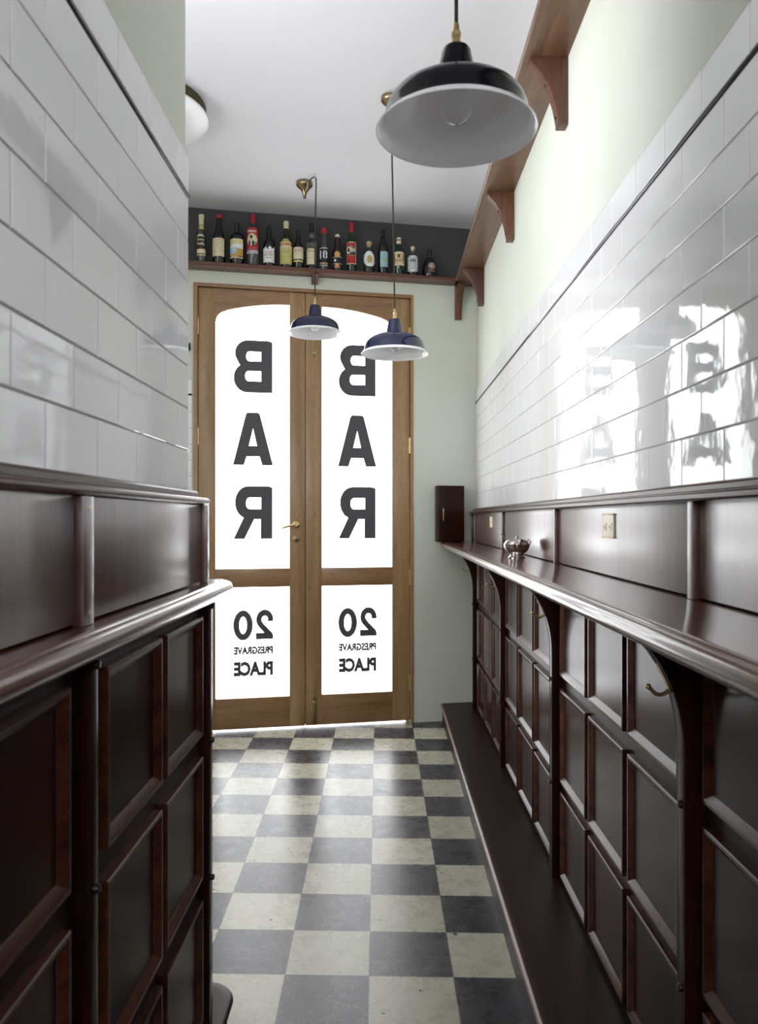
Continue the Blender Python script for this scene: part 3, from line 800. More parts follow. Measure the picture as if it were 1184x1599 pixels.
o = MB().box((0.356, Y_REAR + 0.02, 0.0), (0.376, bw_y(688, 0.02), 0.0905)).build('riser', M['foot'], fb, smooth=False); o.matrix_parent_inverse = fb_inv
fl = thing('foot_bench', 'rounded end of a dark wooden footrest step at the foot of the left wall', 'footrest', (-0.45, 1.82, 0.0))
fl_inv = Matrix.Translation(-Vector(fl.location))
cp = corner_path(-0.356, 1.7235, 1.835, 0.08, -0.568)
o = wrap_slab(cp, [(-o_, z) for o_, z in step_prof()], [(-0.568, 1.7235)], M['foot'], 'tread_board', fl); o.matrix_parent_inverse = fl_inv
rp_ = corner_path(-0.368, 1.7235, 1.825, 0.075, -0.568)
o = wrap_slab(rp_, [(0.0, 0.0905), (0.0, 0.0)], [(-0.568, 1.7235)], M['foot'], 'riser', fl); o.matrix_parent_inverse = fl_inv

# ------------------------------------------------------------------ high shelves and brackets
hs = thing('wall_shelf', 'long high walnut shelf with curved brackets running along the right wall', 'shelf', (0.5, 2.2, SH_B))
hs_inv = Matrix.Translation(-Vector(hs.location))
WX = XR + 0.006
yfar = bw_y(716, 0.018)
for a, c in ((Y_REAR + 0.05, 1.30), (1.30, 3.17), (3.17, None)):
    bm = bmesh.new()
    pol = [(WX - 0.0005, SH_B), (0.434, SH_B), (0.430, SH_B + 0.004), (0.430, SH_T - 0.004), (0.434, SH_T), (WX - 0.0005, SH_T)]
    ra = [bm.verts.new((x, a + 0.0008, z)) for x, z in pol]
    rb = [bm.verts.new((x, (c - 0.0008) if c else bw_y(738, 0.0185) + SL * (x - WX), z)) for x, z in pol]
    bm.faces.new(ra); bm.faces.new(rb[::-1])
    for i in range(6): bm.faces.new((ra[i], rb[i], rb[(i+1) % 6], ra[(i+1) % 6]))
    o = MB().from_bm(bm).build('shelf_board', M['walnut_y'], hs, ang=30); o.matrix_parent_inverse = hs_inv
BRK = [(0.0, 0.0), (0.0, -0.21), (0.0305, -0.21), (0.031, -0.196), (0.040, -0.1475), (0.0555, -0.098), (0.080, -0.055), (0.1165, -0.0135), (0.1165, 0.0)]
for yb in (1.41, 2.4146, 3.413, 4.45):
    b_ = MB().prism(BRK, yb, yb + 0.044, lambda a, z, h: (WX - 0.0005 - a, h, SH_B + z), bev=0.0012)
    o = b_.build('bracket', M['walnut_z'], hs, ang=25); o.matrix_parent_inverse = hs_inv
    for a, z in ((0.066, -0.078), (0.034, -0.18)):
        MB().ball((WX - a - 0.001, yb + 0.022, SH_B + z), 0.0045, n=12).build('screw', M['dark_hole'], o)

bs = thing('wall_shelf', 'high walnut shelf carrying the bottles above the double doors', 'shelf')
bs.matrix_world = BWM @ Matrix.Translation((0.6, WF, SH_B))
SD = 0.105                                     # shelf depth
u_end = bu(713) + 0.003; u_joint = bu(352)
for a, c in ((UA + 0.02, u_joint), (u_joint, None)):
    cb = (u_end if c is None else c)
    bm = bmesh.new()
    # right end is cut along the front of the other shelf
    pol = [(0.0, 0.0), (-SD + 0.004, 0.0), (-SD, 0.005), (-SD, 0.017), (-SD + 0.004, SH_T - SH_B), (0.0, SH_T - SH_B)]
    tanth = math.tan(TH)
    ra = [bm.verts.new((a + 0.0006 - 0.6, d, z)) for d, z in pol]
    rb = [bm.verts.new((cb - 0.0006 - 0.6 + (d * tanth if c is None else 0), d, z)) for d, z in pol]
    bm.faces.new(ra); bm.faces.new(rb[::-1])
    for i in range(6): bm.faces.new((ra[i], rb[i], rb[(i+1) % 6], ra[(i+1) % 6]))
    MB().from_bm(bm).build('shelf_board', M['walnut_x'], bs, ang=30)
ub2 = bu(490.5) - 0.6
MB().prism([(0.0, 0.0), (0.0, -0.046), (-0.03, -0.046), (-0.05, -0.03), (-0.085, -0.008), (-0.085, 0.0)], ub2 - 0.017, ub2 + 0.017, lambda d, z, h: (h, d, z), bev=0.001).build('bracket', M['walnut_z'], bs)
ub2 = bu(713.5) - 0.6
MB().prism([(-a * 0.8, z) for a, z in BRK], ub2 - 0.019, ub2 + 0.019, lambda d, z, h: (h, d, z), bev=0.0012).build('bracket', M['walnut_z'], bs)

# ------------------------------------------------------------------ coat hooks on the right bracket posts
HOOK_LABELS = ['brass coat hook on the nearest bracket post under the right counter',
               'brass coat hook on the second nearest bracket post under the right counter',
               'brass coat hook on the third bracket post, below the silver bowl',
               'brass coat hook on the farthest bracket post beside the green wall']
def bx(z): return 0.36 + 0.1685 * math.sqrt(max(0, 1 - ((z - 0.82) / 0.2462) ** 2))
hk = None
for i, yp in enumerate(POSTS[1:]):
    if hk is None:
        hk = thing('coat_hook', HOOK_LABELS[0], 'hook', (bx(0.935), yp + PW / 2, 0.935), 0, 'coat hooks on the right bracket posts')
        pts = [(bx(0.935 + t) - bx(0.935) - 0.0012, t) for t in (-0.004, 0.01, 0.025, 0.04, 0.046)]
        mb = MB()
        for (a, t), (a2, t2) in zip(pts, pts[1:]):
            mb.add([(a - 0.0016, -0.007, t), (a - 0.0016, 0.007, t), (a2 - 0.0016, 0.007, t2), (a2 - 0.0016, -0.007, t2), (a + 0.001, -0.007, t), (a + 0.001, 0.007, t), (a2 + 0.001, 0.007, t2), (a2 + 0.001, -0.007, t2)],
                   [(0,1,2,3),(4,7,6,5),(0,4,5,1),(1,5,6,2),(2,6,7,3),(3,7,4,0)])
        mb.build('back_plate', M['brass'], hk)
        arm = [(-0.002, 0, 0.0), (-0.008, 0, -0.0055), (-0.016, 0, -0.0085), (-0.024, 0, -0.0075), (-0.031, 0, -0.002), (-0.037, 0, 0.0045)]
        a_ = MB().tube(arm, [0.0042, 0.0038, 0.0036, 0.0036, 0.0038, 0.004], 10); a_.ball((-0.0385, 0, 0.0065), 0.0052, n=14)
        a_.build('hook_arm', M['brass'], hk)
        MB().ball((-0.0065, 0, 0.034), 0.0032, n=10).build('screw', M['brass_dark'], hk)
    else:
        c = copy_tree(hk); c.location.y = yp + PW / 2; c['label'] = HOOK_LABELS[i]

# ------------------------------------------------------------------ sockets on the right splashback
def socket(y, label):
    t = thing('power_socket', label, 'socket', (SX, y, 1.223), 0, 'cream sockets in the right splashback')
    MB().box((-0.004, -0.046, -0.0275), (0.001, 0.046, 0.0275), 0, 0.0015).build('plate', M['cream'], t)
    MB().box((-0.0055, -0.049, 0.0262), (0.001, 0.049, 0.0295), 0, 0.0008).build('edging', M['brass_dark'], t)
    MB().box((-0.0055, -0.049, -0.0295), (0.001, 0.049, -0.0262), 0, 0.0008).build('edging', M['brass_dark'], t)
    for k in (-1, 1):
        MB().box((-0.0058, k * 0.022 - 0.013, -0.011), (-0.0035, k * 0.022 + 0.013, 0.008), 0, 0.0008).build('outlet', M['cream'], t)
        MB().box((-0.0063, k * 0.022 - 0.002, -0.006), (-0.005, k * 0.022 + 0.002, 0.002)).build('slot', M['dark_hole'], t)
    return t
socket(1.884, 'cream double power socket in the splashback, nearer the camera')
socket(3.945, 'small cream power socket in the splashback, behind the silver bowl near the far corner')

# ------------------------------------------------------------------ silver sugar bowl
sb = thing('sugar_bowl', 'silver lidded sugar bowl on a foot, standing on the right counter', 'bowl', (0.472, 2.782, 1.100))
R = 0.0475
body = [(0.0, 0.0), (0.031, 0.0), (0.0315, 0.003), (0.027, 0.007), (0.024, 0.011), (0.0245, 0.015), (0.033, 0.021), (0.041, 0.029), (0.0455, 0.039), (0.0465, 0.047), (R, 0.0485), (R, 0.050), (0.045, 0.0505), (0.0, 0.0505)]
MB().lathe(body, n=48).build('bowl', M['silver'], sb)
MB().lathe([(0.0, 0.0502), (0.0445, 0.0502), (0.0435, 0.053), (0.040, 0.060), (0.036, 0.063), (0.034, 0.0645), (0.028, 0.067), (0.016, 0.0695), (0.006, 0.0705), (0.004, 0.0735), (0.0065, 0.0775), (0.0065, 0.0795), (0.003, 0.0815), (0.0, 0.082)], n=40).build('lid', M['silver'], sb)
st = MB().tube([(-0.004, -0.0255, 0.0145), (-0.0045, -0.0340, 0.021), (-0.0052, -0.0420, 0.029), (-0.006, -0.0462, 0.039), (-0.0062, -0.0476, 0.0485), (-0.006, -0.0445, 0.056), (-0.0045, -0.034, 0.0645)], 0.0013, 8)
st.build('strap', M['silver'], sb)
for sg in (1,):
    hd = [(0.0455, 0.0, 0.050), (0.0495, 0.0, 0.057), (0.0455, 0.0, 0.064), (0.038, 0.0, 0.0655)]
    MB().tube(hd, 0.0035, 10).build('lid_hinge', M['silver'], sb)
sp = tag(empty('spoon', (0.472 - 0.030, 2.782, 1.162)), 'small silver spoon sticking out of the lidded sugar bowl', 'spoon')
MB().tube([(0.006, 0, -0.008), (-0.004, 0.0, 0.001), (-0.018, 0.0, 0.013), (-0.027, 0, 0.024)], [0.0015, 0.0013, 0.0013, 0.0016], 8).build('stem', M['silver'], sp)
MB().ball((-0.0275, 0, 0.0255), 0.0032, sc_=(0.8, 1, 1.2), n=12).build('finial', M['silver'], sp)

# ------------------------------------------------------------------ small wall cabinet in the corner
wc = thing('wall_cabinet', 'small dark wooden wall box with a brass handle in the far right corner', 'cabinet')
u0 = bu(678); u1 = bu(717.5)
wc.matrix_world = BWM @ Matrix.Translation(((u0 + u1) / 2, WF, 1.102))
hw = (u1 - u0) / 2
MB().box((-hw, -0.070, 0.0), (hw, -0.0005, 0.338), 0, 0.002).build('carcass', M['mahogany'], wc)
dr = MB().box((-hw + 0.001, -0.090, 0.002), (hw - 0.001, -0.072, 0.336), 0, 0.003).build('door', M['mahogany'], wc)
MB().box((-hw + 0.026, -0.096, 0.125), (-hw + 0.031, -0.0895, 0.20), 0, 0.0015).build('handle', M['brass'], dr)
for zz in (0.05, 0.285):
    MB().lathe([(0.0, -0.018), (0.004, -0.018), (0.004, 0.018), (0.0, 0.018)], (hw, -0.0735, zz), 10).build('hinge', M['brass_dark'], dr)

# ------------------------------------------------------------------ pendant lamps
def lamp(x, y, zr, label, mat, rose, hook=None):
    t = thing('pendant_lamp', label, 'pendant lamp', (x, y, zr), 0, 'enamel pendant lamps over the corridor')
    out = [(0.1415, 0.0), (0.1425, 0.0015), (0.139, 0.006), (0.133, 0.012), (0.1295, 0.019), (0.1262, 0.034), (0.1210, 0.048), (0.1105, 0.0610), (0.094, 0.0712), (0.073, 0.0805), (0.050, 0.087), (0.036, 0.0905), (0.0345, 0.094), (0.0305, 0.118), (0.0255, 0.142), (0.0225, 0.1475), (0.010, 0.1495)]
    inn = [(r_ - 0.0022, z_ - 0.0006) for r_, z_ in out[:13]]
    sh = MB().lathe(out[3:], n=72, caps=False).build('shade', mat, t, ang=50)
    ln = MB().lathe([(0.1332, 0.0122), (0.139, 0.006), (0.1425, 0.0015), (0.1415, 0.0), (0.1392, 0.0006)] + [(max(r_ - 0.0026, 0.01), z_ - 0.0012) for r_, z_ in out[2:12]] + [(0.030, 0.089), (0.028, 0.12), (0.0, 0.121)], n=72, caps=False).build('lining', M['enamel_white'], sh, ang=50)
    cap = MB().lathe([(0.0, 0.148), (0.011, 0.148), (0.012, 0.152), (0.0085, 0.155), (0.0075, 0.166), (0.009, 0.168), (0.009, 0.176), (0.006, 0.180), (0.005, 0.192), (0.0, 0.193)], n=20)
    cap.build('cord_grip', M['brass'], t)
    bl = [(0.0, 0.014), (0.010, 0.0155), (0.020, 0.022), (0.0265, 0.033), (0.0285, 0.044), (0.0265, 0.056), (0.020, 0.070), (0.0145, 0.082), (0.0135, 0.094), (0.0, 0.095)]
    MB().lathe(bl, n=28).build('bulb', M['clear'], t)
    MB().lathe([(0.0, 0.088), (0.0165, 0.088), (0.0165, 0.12), (0.0, 0.121)], n=24).build('bulb_holder', M['brass_dark'], t)
    if rose:
        rx_, ry_ = rose[0] - x, rose[1] - y; zc = CEIL - zr
        MB().lathe([(0.0, zc - 0.0005), (0.043, zc - 0.0005), (0.044, zc - 0.006), (0.044, zc - 0.016), (0.041, zc - 0.021), (0.031, zc - 0.030), (0.019, zc - 0.042), (0.012, zc - 0.058), (0.009, zc - 0.074), (0.008, zc - 0.083), (0.0, zc - 0.083)], (rx_, ry_, 0), 32).build('ceiling_rose', M['bronze_rose'], t)
        if hook:
            MB().tube([(0, 0, zc - 0.0005), (0, 0, zc - 0.006)] + [(0, 0.006 * math.sin(math.radians(a)), zc - 0.012 + 0.006 * math.cos(math.radians(a))) for a in range(0, 271, 30)], 0.0016, 8).build('ceiling_hook', M['brass'], t)
            p0 = Vector((rx_, ry_, zc - 0.083))
            mid = [p0, p0 + Vector((0.003, -0.006, -0.003)), p0 + Vector((0.010, -0.030, 0.012)), Vector((-0.035, 0.035, zc - 0.062)), Vector((-0.031, 0.022, zc - 0.036)), Vector((-0.024, 0.012, zc - 0.021)), Vector((-0.013, 0.004, zc - 0.0145)), Vector((0.0, 0.0, zc - 0.0135)), Vector((0.005, 0.0, zc - 0.021)), Vector((0.006, 0.0, zc - 0.05)), Vector((0, 0, 1.0 * (zc - 0.3))), Vector((0, 0, 0.19))]
        else:
            mid = [Vector((rx_, ry_, zc - 0.08)), Vector((rx_ * 0.5, ry_ * 0.5, (zc) / 2 + 0.1)), Vector((0, 0, 0.19))]
        MB().tube(mid, 0.0035, 10).build('cord', M['cord'], t)
    return t
M['bronze_rose'] = plain('polished_bronze', (0.36, 0.27, 0.16), 0.25, metal=1.0)
lamp(0.128, 1.385, 1.925, 'large near black enamel pendant lamp with white inside, closest to the camera', M['black_enamel'], (0.128, 1.385))
lamp((492 - VX) / F * 4.056, 4.056, 2.200, 'navy enamel pendant lamp hanging by a ceiling hook, left of the two by the doors', M['navy'], ((475.6 - VX) / F * 4.153, 4.153), True)
lamp((616.5 - VX) / F * 3.30, 3.30, 1.934, 'navy enamel pendant lamp hanging lower, right of the two by the doors', M['navy'], ((611 - VX) / F * 3.313, 3.313))

# ------------------------------------------------------------------ flush ceiling light in the alcove
fc = thing('ceiling_light', 'round white ceiling light with bronze rim, half hidden past the left wall', 'ceiling light', (-1.05, 3.36, CEIL))
MB().lathe([(0.0, -0.0005), (0.276, -0.0005), (0.279, -0.005), (0.276, -0.012), (0.262, -0.046), (0.0, -0.046)], n=64).build('rim', M['bronze'], fc)
MB().lathe([(0.0, -0.045), (0.280, -0.045), (0.288, -0.050), (0.288, -0.058), (0.278, -0.0625), (0.18, -0.064), (0.0, -0.065)], n=64).build('diffuser', M['opal'], fc)

# small dark peg by the left hinge side
pg = thing('wall_peg', 'small dark peg on the wall just left of the door frame', 'peg')
pg.matrix_world = BWM @ Matrix.Translation((bu(296.5), WF - 0.005, bz(296.5, 544)))
MB().lathe([(0.0, 0.0), (0.005, 0.0), (0.005, -0.014), (0.0, -0.014)], (0, 0, 0), 16, axis='Y').build('stem', M['iron'], pg)
MB().lathe([(0.0, -0.024), (0.0045, -0.023), (0.0065, -0.012), (0.006, 0.004), (0.0045, 0.010), (0.0055, 0.017), (0.004, 0.023), (0.0, 0.024)], (0, -0.018, 0), 16).build('knob', M['iron'], pg)

# tiny painted letters on the far right tiles
for i, (ch, yy_, zz) in enumerate((('T', 4.205, 1.632), ('O', 4.27, 1.625), ('I', 4.32, 1.618))):
    t = text_mesh(ch, 0.030, None, 0.0)
    mb = MB(); mb.add([(XR - 0.0008, yy_ - v.x * 0.8, zz + v.z - 0.015) for v in t.v], t.f)
    mb.build('lettering', M['letter'], wr, smooth=False)

# ------------------------------------------------------------------ bottles
BG = {'clear': glass('bottle_clear', (0.86, 0.88, 0.90), 0.02), 'dark': plain('bottle_dark', (0.006, 0.006, 0.007), 0.06, spec=0.6),
      'green': plain('bottle_green', (0.006, 0.028, 0.012), 0.06, spec=0.6), 'olive': plain('bottle_olive', (0.018, 0.016, 0.006), 0.06, spec=0.6),
      'smoke': plain('bottle_smoke', (0.05, 0.052, 0.056), 0.08, spec=0.7), 'brown': plain('bottle_brown', (0.02, 0.010, 0.006), 0.06, spec=0.6)}
CO = {}
def co(n_, c):
    if n_ not in CO: CO[n_] = plain('print_' + n_, c, 0.55)
    return CO[n_]
co('cream', (0.66, 0.58, 0.40)); co('white', (0.74, 0.74, 0.73)); co('black', (0.012, 0.011, 0.012)); co('red', (0.40, 0.018, 0.022))
co('ochre', (0.50, 0.30, 0.07)); co('blue', (0.42, 0.52, 0.70)); co('yellow', (0.58, 0.50, 0.18)); co('gold', (0.46, 0.32, 0.12))
co('orange', (0.62, 0.25, 0.08)); co('skyblue', (0.30, 0.48, 0.54)); co('brownred', (0.20, 0.05, 0.03)); co('frost', (0.42, 0.44, 0.44))
co('pink', (0.62, 0.32, 0.28)); co('lime', (0.50, 0.455, 0.15)); co('tan', (0.50, 0.42, 0.25)); co('cork', (0.50, 0.38, 0.22)); co('redcap', (0.36, 0.010, 0.022)); co('rose', (0.60, 0.40, 0.32)); co('greenprint', (0.20, 0.28, 0.12))

def bottle(cx, top, body, cap, glass_, label, deco=(), base=None):
    """pixel lists are read in the photo: body [(half width, y)], cap [(half width, y)], deco patches"""
    Yw = bw_y(cx, 0.016)
    Yb = Yw - 0.054 * math.cos(TH)
    s_ = Yb / F
    yb = VY - (SH_T - CAMH) * F / Yb              # pixel row of the base
    loc = Vector(((cx - VX) * s_, Yb, SH_T + 0.0002))
    t = thing('bottle', label, 'bottle', loc, 0, 'bottles on the shelf over the doors')
    t.rotation_euler.z = 0
    H = lambda y: max(0.0, (yb - y) * s_)
    hw0 = body[0][0] * s_
    prof = [(0.0, 0.0), (hw0 - 0.003, 0.0), (hw0, 0.004)] + [(hw_ * s_, H(y)) for hw_, y in body]
    prof = prof + [(0.0, prof[-1][1])]
    MB().lathe(prof, n=32).build('body', BG[glass_], t, ang=45)
    if cap:
        cm, cl_ = cap
        pr_ = [(hw_ * s_, H(y)) for hw_, y in cl_]
        MB().lathe([(0.0, pr_[0][1])] + pr_ + [(0.0, pr_[-1][1])], n=24).build('cap', CO[cm], t, ang=45)
    def radius_at(z):
        for (r0, z0), (r1, z1) in zip(prof[1:], prof[2:]):
            if z0 <= z <= z1 and z1 > z0: return r0 + (r1 - r0) * (z - z0) / (z1 - z0)
        return prof[-2][0] if z > prof[-2][1] - 1e-6 else hw0
    lab = None
    for k, d in enumerate(deco):
        kind = d[0]
        if kind == 'lab':                         # ('lab', y0, y1, half width, paint(i,j)->colour or name, nu, nv, shape, dx)
            _, y0, y1, hwid, paint, nu, nv = d[:7]; shape = d[7] if len(d) > 7 else None; dx = d[8] if len(d) > 8 else 0
            z1, z0 = H(y0), H(y1)
            names = []; mb = MB()
            for i in range(nu):
                for j in range(nv):
                    fu, fv = (i + .5) / nu, (j + .5) / nv
                    if shape and not shape(fu * 2 - 1, fv * 2 - 1): continue
                    nm = paint(fu, fv) if callable(paint) else paint
                    if nm is None: continue
                    if nm not in names: names.append(nm)
                    vs = []
                    for (a, b_) in ((i, j), (i+1, j), (i+1, j+1), (i, j+1)):
                        xx_ = (dx + (a / nu * 2 - 1) * hwid) * s_; zz = z0 + (z1 - z0) * b_ / nv
                        r_ = radius_at(zz) + 0.0006 + 0.0001 * k
                        xx_ = max(-r_ * 0.99, min(r_ * 0.99, xx_))
                        vs.append((xx_, -math.sqrt(max(1e-9, r_ * r_ - xx_ * xx_)), zz))
                    mb.add(vs, [(0, 1, 2, 3)], names.index(nm))
            bm_ = bmesh.new()
            o = mb.build('label' if lab is None else 'sticker', [CO[n_] for n_ in names], t if lab is None else lab, ang=60)
            if lab is None: lab = o
        elif kind == 'txt':                       # ('txt', text, y_top, y_bottom, half width, colour, bold)
            _, s, y0, y1, hwid, cn, bold = d[:7]; dx = d[7] if len(d) > 7 else 0
            z1, z0 = H(y0), H(y1)
            tm = text_mesh(s, z1 - z0, hwid * 2 * s_, bold)
            vs = []
            for v in tm.v:
                r_ = radius_at(z0 + v.z) + 0.0016 + 0.0001 * k; xx_ = v.x + dx * s_; xx_ = max(-r_ * .99, min(r_ * .99, xx_))
                vs.append((xx_, -math.sqrt(r_ * r_ - xx_ * xx_), z0 + v.z))
            MB().add(vs, tm.f).build('lettering', CO[cn], lab if lab is not None else t, smooth=False)
        elif kind == 'band':                      # collar of paper round the neck
            _, y0, y1, cn = d
            z1, z0 = H(y0), H(y1)
            MB().lathe([(radius_at(z0) + 0.0005, z0), (radius_at(z1) + 0.0005, z1)], n=24, caps=False).build('neck_band', CO[cn], t)
    return t

disc = lambda u, v: u * u + v * v <= 1.0
def bands(*seq):
    """seq of (upto, colour) from the bottom up"""
    def f(u, v):
        for lim, c in seq:
            if v <= lim: return c
        return seq[-1][1]
    return f
# 1 .. 16 from left to right
bottle(314.6, 336, [(7.1, 372), (7.0, 364), (5.6, 361.5), (3.9, 359), (3.7, 352)], ('cream', [(3.8, 352.2), (4.0, 342), (4.4, 340), (4.3, 336)]), 'smoke',
       'clear slim bottle with cream stopper and black script label, leftmost on the shelf',
       [('lab', 368, 401, 6.9, bands((0.06, 'cream'), (0.12, 'black'), (0.30, 'cream'), (0.36, 'brownred'), (0.42, 'black'), (0.9, 'black'), (1.0, 'cream')), 12, 20, lambda u, v: v < 0.6 or u*u/1.0 + ((v-0.6)/0.4)**2 <= 1.0),
        ('txt', 'Roma', 374, 378, 5.6, 'cream', 0.02), ('txt', 'Stella', 380, 385, 5.8, 'cream', 0.02), ('band', 353, 359, 'lime')])
bottle(342, 336, [(9.9, 377), (9.5, 373), (7.6, 367), (5.6, 360), (4.2, 353), (3.8, 342)], ('redcap', [(4.0, 342), (4.9, 340.5), (5.0, 337.5), (4.3, 335.8)]), 'dark',
       'dark wine bottle with red cap, sloping shoulders and aged cream label',
       [('lab', 374.5, 403, 9.2, lambda u, v: 'tan' if random.Random(int(u*11)*31+int(v*17)).random() < 0.22 else 'cream', 11, 17)])
bottle(370.3, 349.5, [(10.8, 374), (10.3, 370), (8.6, 367.5), (5.0, 365.8), (3.7, 364)], ('black', [(3.8, 364), (4.1, 352), (3.9, 349.6)]), 'dark',
       'broad black bottle with a landscape picture label of yellow, white and blue',
       [('lab', 376, 406, 10.2, lambda u, v: ('cream' if v > 0.97 or v < 0.04 else 'black' if (v < 0.12 and u > 0.62) else 'ochre' if v < 0.2 + 0.25 * max(0, u - 0.35) * 2 else ('ochre' if (v < 0.48 and u > 0.55) else 'blue' if (v < 0.56 and u < 0.6) else 'white' if v < 0.66 + 0.12 * u else ('yellow' if int(v * 20) % 2 else 'cream'))), 14, 20)])
bottle(395, 336, [(9.4, 366), (9.3, 360), (8.3, 357.4), (5.2, 355.4), (3.4, 353.5), (3.2, 349)], ('redcap', [(3.6, 350), (4.1, 347), (4.1, 338), (3.4, 335.9)]), 'smoke',
       'tall clear bottle with red capsule and red wraparound label with an oval portrait',
       [('lab', 358, 398.5, 8.8, bands((0.06, 'frost'), (0.13, 'frost'), (1.0, 'red')), 10, 16),
        ('lab', 367.5, 387, 8.0, lambda u, v: 'black' if (v < 0.42 and abs(u - 0.42) < 0.26 and not abs(u - 0.42) < 0.07) or (abs(u - 0.45) < 0.13 and 0.62 < v < 0.86) else 'white' if (v < 0.42 and abs(u - 0.42) < 0.08) else 'greenprint' if (v < 0.35 and u > 0.62) else 'rose' if abs(u - 0.45) < 0.1 and 0.42 < v < 0.7 else 'cream', 16, 20, disc),
        ('txt', 'PISANO', 362.3, 366, 6.6, 'white', 0.02), ('txt', 'VECCHIO', 389.5, 392, 6.5, 'pink', 0.0)])
bottle(420.3, 352, [(9.1, 386), (8.8, 382), (7.4, 378.5), (5.0, 375.5), (4.2, 371), (3.7, 362), (3.4, 353)], ('black', [(3.5, 362), (3.5, 352.2), (3.1, 351.8)]), 'dark',
       'black bottle with long neck and torn edged white label printed red and black',
       [('lab', 387, 412.5, 8.8, lambda u, v: None if v > 0.93 - 0.06 * math.sin(u * 17) - (0.08 if 0.28 < u < 0.5 else 0) else 'white', 20, 22),
        ('txt', 'PETER', 395.5, 398.3, 4.8, 'red', 0.0, 1), ('txt', 'RUCCIANO', 399.3, 402, 6.4, 'black', 0.0, 0.6), ('txt', '~', 404.5, 406.5, 4.0, 'black', 0.03, 1)])
bottle(447, 346, [(9.6, 382), (9.3, 377), (7.6, 373.4), (5.2, 371.3), (4.0, 368.5), (3.8, 357)], ('cream', [(3.9, 358), (3.9, 352), (4.2, 351.5), (4.2, 347.5), (3.4, 346)]), 'olive',
       'dark bottle with cream cap and arched yellow label with a red band',
       [('lab', 376, 415, 9.2, bands((0.40, 'lime'), (0.60, 'yellow'), (0.72, 'cream'), (0.84, 'red'), (0.90, 'yellow'), (0.95, 'greenprint'), (1.0, 'yellow')), 14, 30, lambda u, v: v < 0.55 or u*u + ((v-0.55)/0.45)**2 <= 1.0),
        ('txt', 'BERGI', 382.7, 386.3, 7.6, 'yellow', 0.012), ('txt', 'o o o', 389.5, 392.5, 6.2, 'greenprint', 0.02), ('txt', 'mm', 395, 398, 6.4, 'greenprint', 0.02)])
bottle(466, 360, [(8.5, 392), (8.3, 388), (7.2, 384.5), (5.2, 381.5), (3.8, 378), (3.5, 370)], ('black', [(3.55, 371), (3.55, 361), (3.2, 360)]), 'dark',
       'small dark bottle with plain black neck and cream label headed in red',
       [('lab', 388.2, 407, 8.1, bands((0.80, 'cream'), (1.0, 'pink')), 12, 16), ('txt', 'AMARO', 388.9, 391.4, 6.0, 'white', 0.02), ('txt', 'SANTONI', 393.3, 395.5, 6.0, 'brownred', 0.0), ('lab', 409, 411.5, 7.6, 'lime', 10, 1)])
bottle(486.4, 350, [(7.5, 386), (7.5, 379), (6.6, 376.8), (4.0, 375), (3.2, 372), (3.2, 361)], ('black', [(4.0, 362), (4.1, 351), (3.6, 349.8)]), 'clear',
       'clear bottle with black cap and tall cream label, behind the left lamp cord',
       [('lab', 390, 415, 7.2, lambda u, v: 'lime' if (0.80 < v < 0.84 or 0.4 < v < 0.42) else 'cream', 10, 26, lambda u, v: not (abs(u) > 0.8 and v > 0.9)), ('txt', 'GRAPPA', 393.5, 396, 5.0, 'greenprint', 0.0)])
bottle(506, 357, [(6.8, 398), (6.7, 390), (6.0, 385), (4.6, 377), (4.0, 369), (3.9, 365)], ('redcap', [(4.1, 366), (4.6, 364), (4.6, 359.5), (3.6, 357)]), 'smoke',
       'slender bottle with red cap and a big white number 18',
       [('lab', 391.5, 417, 6.5, bands((0.06, 'frost'), (0.10, 'black'), (0.2, 'gold'), (0.38, 'black'), (1.0, 'black')), 10, 20), ('txt', '18', 393.3, 406, 5.8, 'white', 0.015), ('band', 388.5, 390.2, 'frost')])
bottle(527, 366.7, [(8.1, 399), (7.8, 395), (6.2, 391), (4.7, 385), (4.1, 376), (3.6, 371)], ('cream', [(3.6, 371.2), (3.7, 368), (3.1, 366.6)]), 'brown',
       'squat dark bottle with cream cap and round orange sticker',
       [('lab', 403.5, 420.5, 7.8, lambda u, v: 'orange' if (v < 0.36 and abs(u - 0.5) < 0.27 - 0.3 * v) else 'frost' if (v > 0.94 or (0.33 < v < 0.38)) else 'white' if ((u - .3)**2 + (v - .68)**2 < 0.012) else 'black', 20, 20), ('lab', 395, 404.2, 4.6, lambda u, v: 'gold' if ((u-.5)**2 + (v-.5)**2) < 0.06 else 'orange', 16, 16, disc)])
bottle(549, 347.7, [(7.5, 385), (7.4, 379), (6.3, 375.5), (4.8, 372.5), (3.8, 369), (3.6, 363)], ('redcap', [(3.7, 364), (3.6, 356), (3.8, 354), (3.7, 350), (3.1, 347.8)]), 'green',
       'green bottle with red cap and red label with white lettering',
       [('lab', 380, 414.5, 7.2, lambda u, v: 'cream' if (u < 0.06 or u > 0.94 or v < 0.03 or v > 0.97) else 'gold' if (0.38 < v < 0.42) else ('greenprint' if ((u-.5)**2*1.2 + (v-.68)**2) < 0.03 else 'black' if 0.42 < v < 0.62 else 'red'), 18, 34),
        ('txt', 'YNAR', 389.5, 396, 4.9, 'white', 0.015, 1.9), ('txt', 'C', 387.2, 398.8, 2.5, 'white', 0.03, -4.6)])
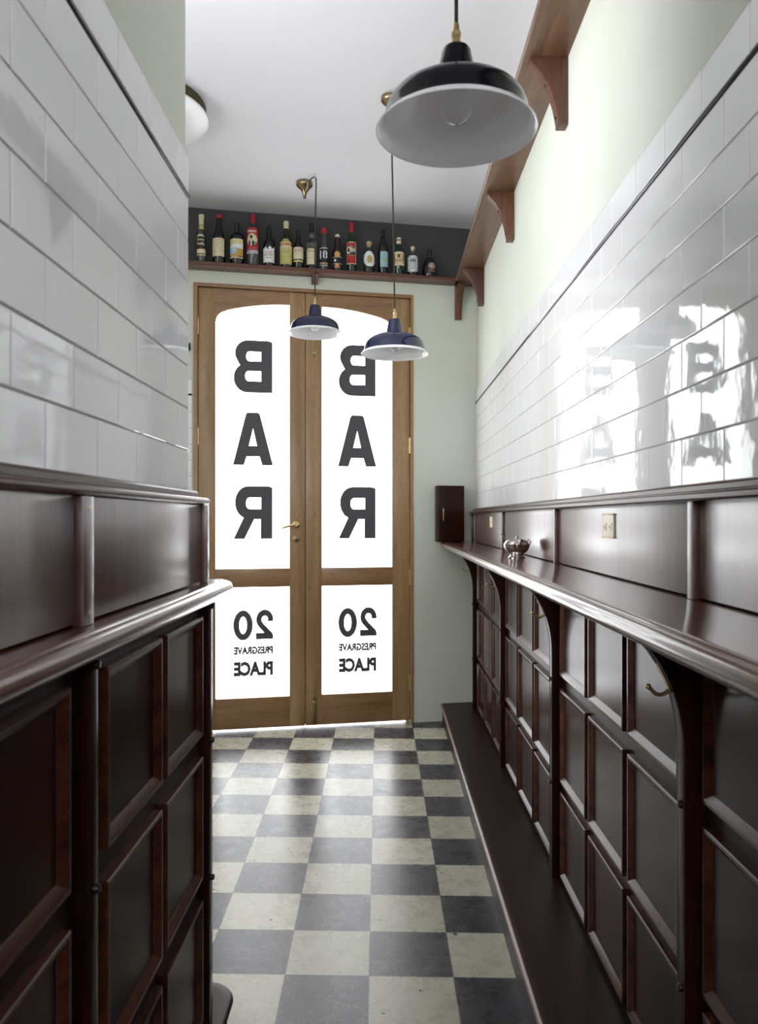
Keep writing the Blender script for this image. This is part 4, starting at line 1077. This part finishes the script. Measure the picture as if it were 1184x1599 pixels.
bottle(576.5, 378, [(8.5, 401), (8.3, 395.5), (6.9, 391.5), (4.4, 389), (3.6, 387.5), (3.5, 385.5)], ('cork', [(2.6, 387), (3.2, 383), (4.3, 382.2), (4.4, 379), (4.0, 378)]), 'clear',
       'squat clear bottle with cork stopper and round white label with gold centre',
       [('lab', 394.5, 418.5, 8.3, lambda u, v: ('gold' if ((u-.56)**2*1.0 + (v-.47)**2) < 0.055 else 'cream' if ((u-.56)**2 + (v-.47)**2) < 0.075 else 'white'), 26, 30, lambda u, v: u*u + v*v <= 1.0 or (u > 0 and v < 0 and u*u*u*u + v*v*v*v <= 1.0))])
bottle(598.5, 359, [(7.8, 392), (7.5, 386), (6.3, 381.5), (4.6, 378.5), (3.7, 374), (3.4, 368)], ('black', [(3.5, 374), (3.5, 360), (3.1, 359)]), 'dark',
       'black wine bottle with pale blue label',
       [('lab', 394.8, 419, 6.0, lambda u, v: 'gold' if (0.40 < v < 0.47 and u > 0.25) else 'greenprint' if 0.38 < v < 0.60 and (u-.55)**2 < 0.06 and int(u*30) % 3 == 0 else 'skyblue', 16, 24, None, 1.4)])
bottle(623, 369, [(8.6, 399), (8.3, 395), (6.8, 391.5), (4.6, 389.5), (3.8, 386), (3.4, 373)], ('brownred', [(3.4, 374), (3.5, 371), (2.9, 369)]), 'green',
       'green bottle with cream neck bands and cream and gold label',
       [('lab', 395.5, 417, 8.4, lambda u, v: 'cream' if v > 0.82 else 'ochre' if (0.40 < v < 0.82 and not (abs(u - .5) < .3 and .5 < v < .76)) else 'black' if 0.30 < v < 0.37 else 'cream', 16, 22, lambda u, v: v < 0.8 or abs(u) < 0.85),
        ('txt', 'B', 400, 405.2, 2.4, 'black', 0.05), ('txt', 'BRANCA', 411, 413.2, 6.4, 'ochre', 0.0), ('band', 376.3, 381.8, 'cream'), ('band', 371.8, 375, 'cream')])
bottle(644.7, 385.5, [(8.1, 405), (7.9, 402), (6.6, 400), (3.9, 398.2), (3.2, 396), (3.1, 391.5)], ('cream', [(2.6, 393), (2.9, 391), (3.3, 389), (3.3, 386.2), (2.8, 385.4)]), 'clear',
       'short clear bottle with cork stopper and frosty engraved white label',
       [('lab', 400.8, 427, 8.0, lambda u, v: 'white' if (0.15 < ((u-.5)**2*1.2 + (v-.5)**2) < 0.2) or (int(u*14) + int(v*18)) % 5 == 0 else 'frost', 18, 24, lambda u, v: u**6 + v**6 <= 1.0), ('txt', 'GIN', 407, 411.5, 4.2, 'black', 0.03)])
bottle(671, 389.7, [(11.3, 428), (11.5, 424), (10.9, 418), (9.0, 411), (6.6, 406), (4.3, 402.6), (3.6, 401)], ('black', [(4.1, 402.2), (4.1, 400.4), (3.6, 400), (3.6, 391), (3.2, 389.6)]), 'dark',
       'squat black bell shaped bottle with a pale round emblem, rightmost on the shelf',
       [('lab', 413, 423.5, 5.2, lambda u, v: 'rose' if ((u-.5)**2 + (v-.5)**2) > 0.16 or (abs(u-.5) < .12 and abs(v-.5) < .30) or (abs(v-.5) < .12 and abs(u-.5) < .30) else 'black', 22, 22, disc, 3.0), ('txt', 'TULTI', 425, 427.3, 5.0, 'rose', 0.0, 2.4), ('band', 400.8, 402.0, 'frost')])
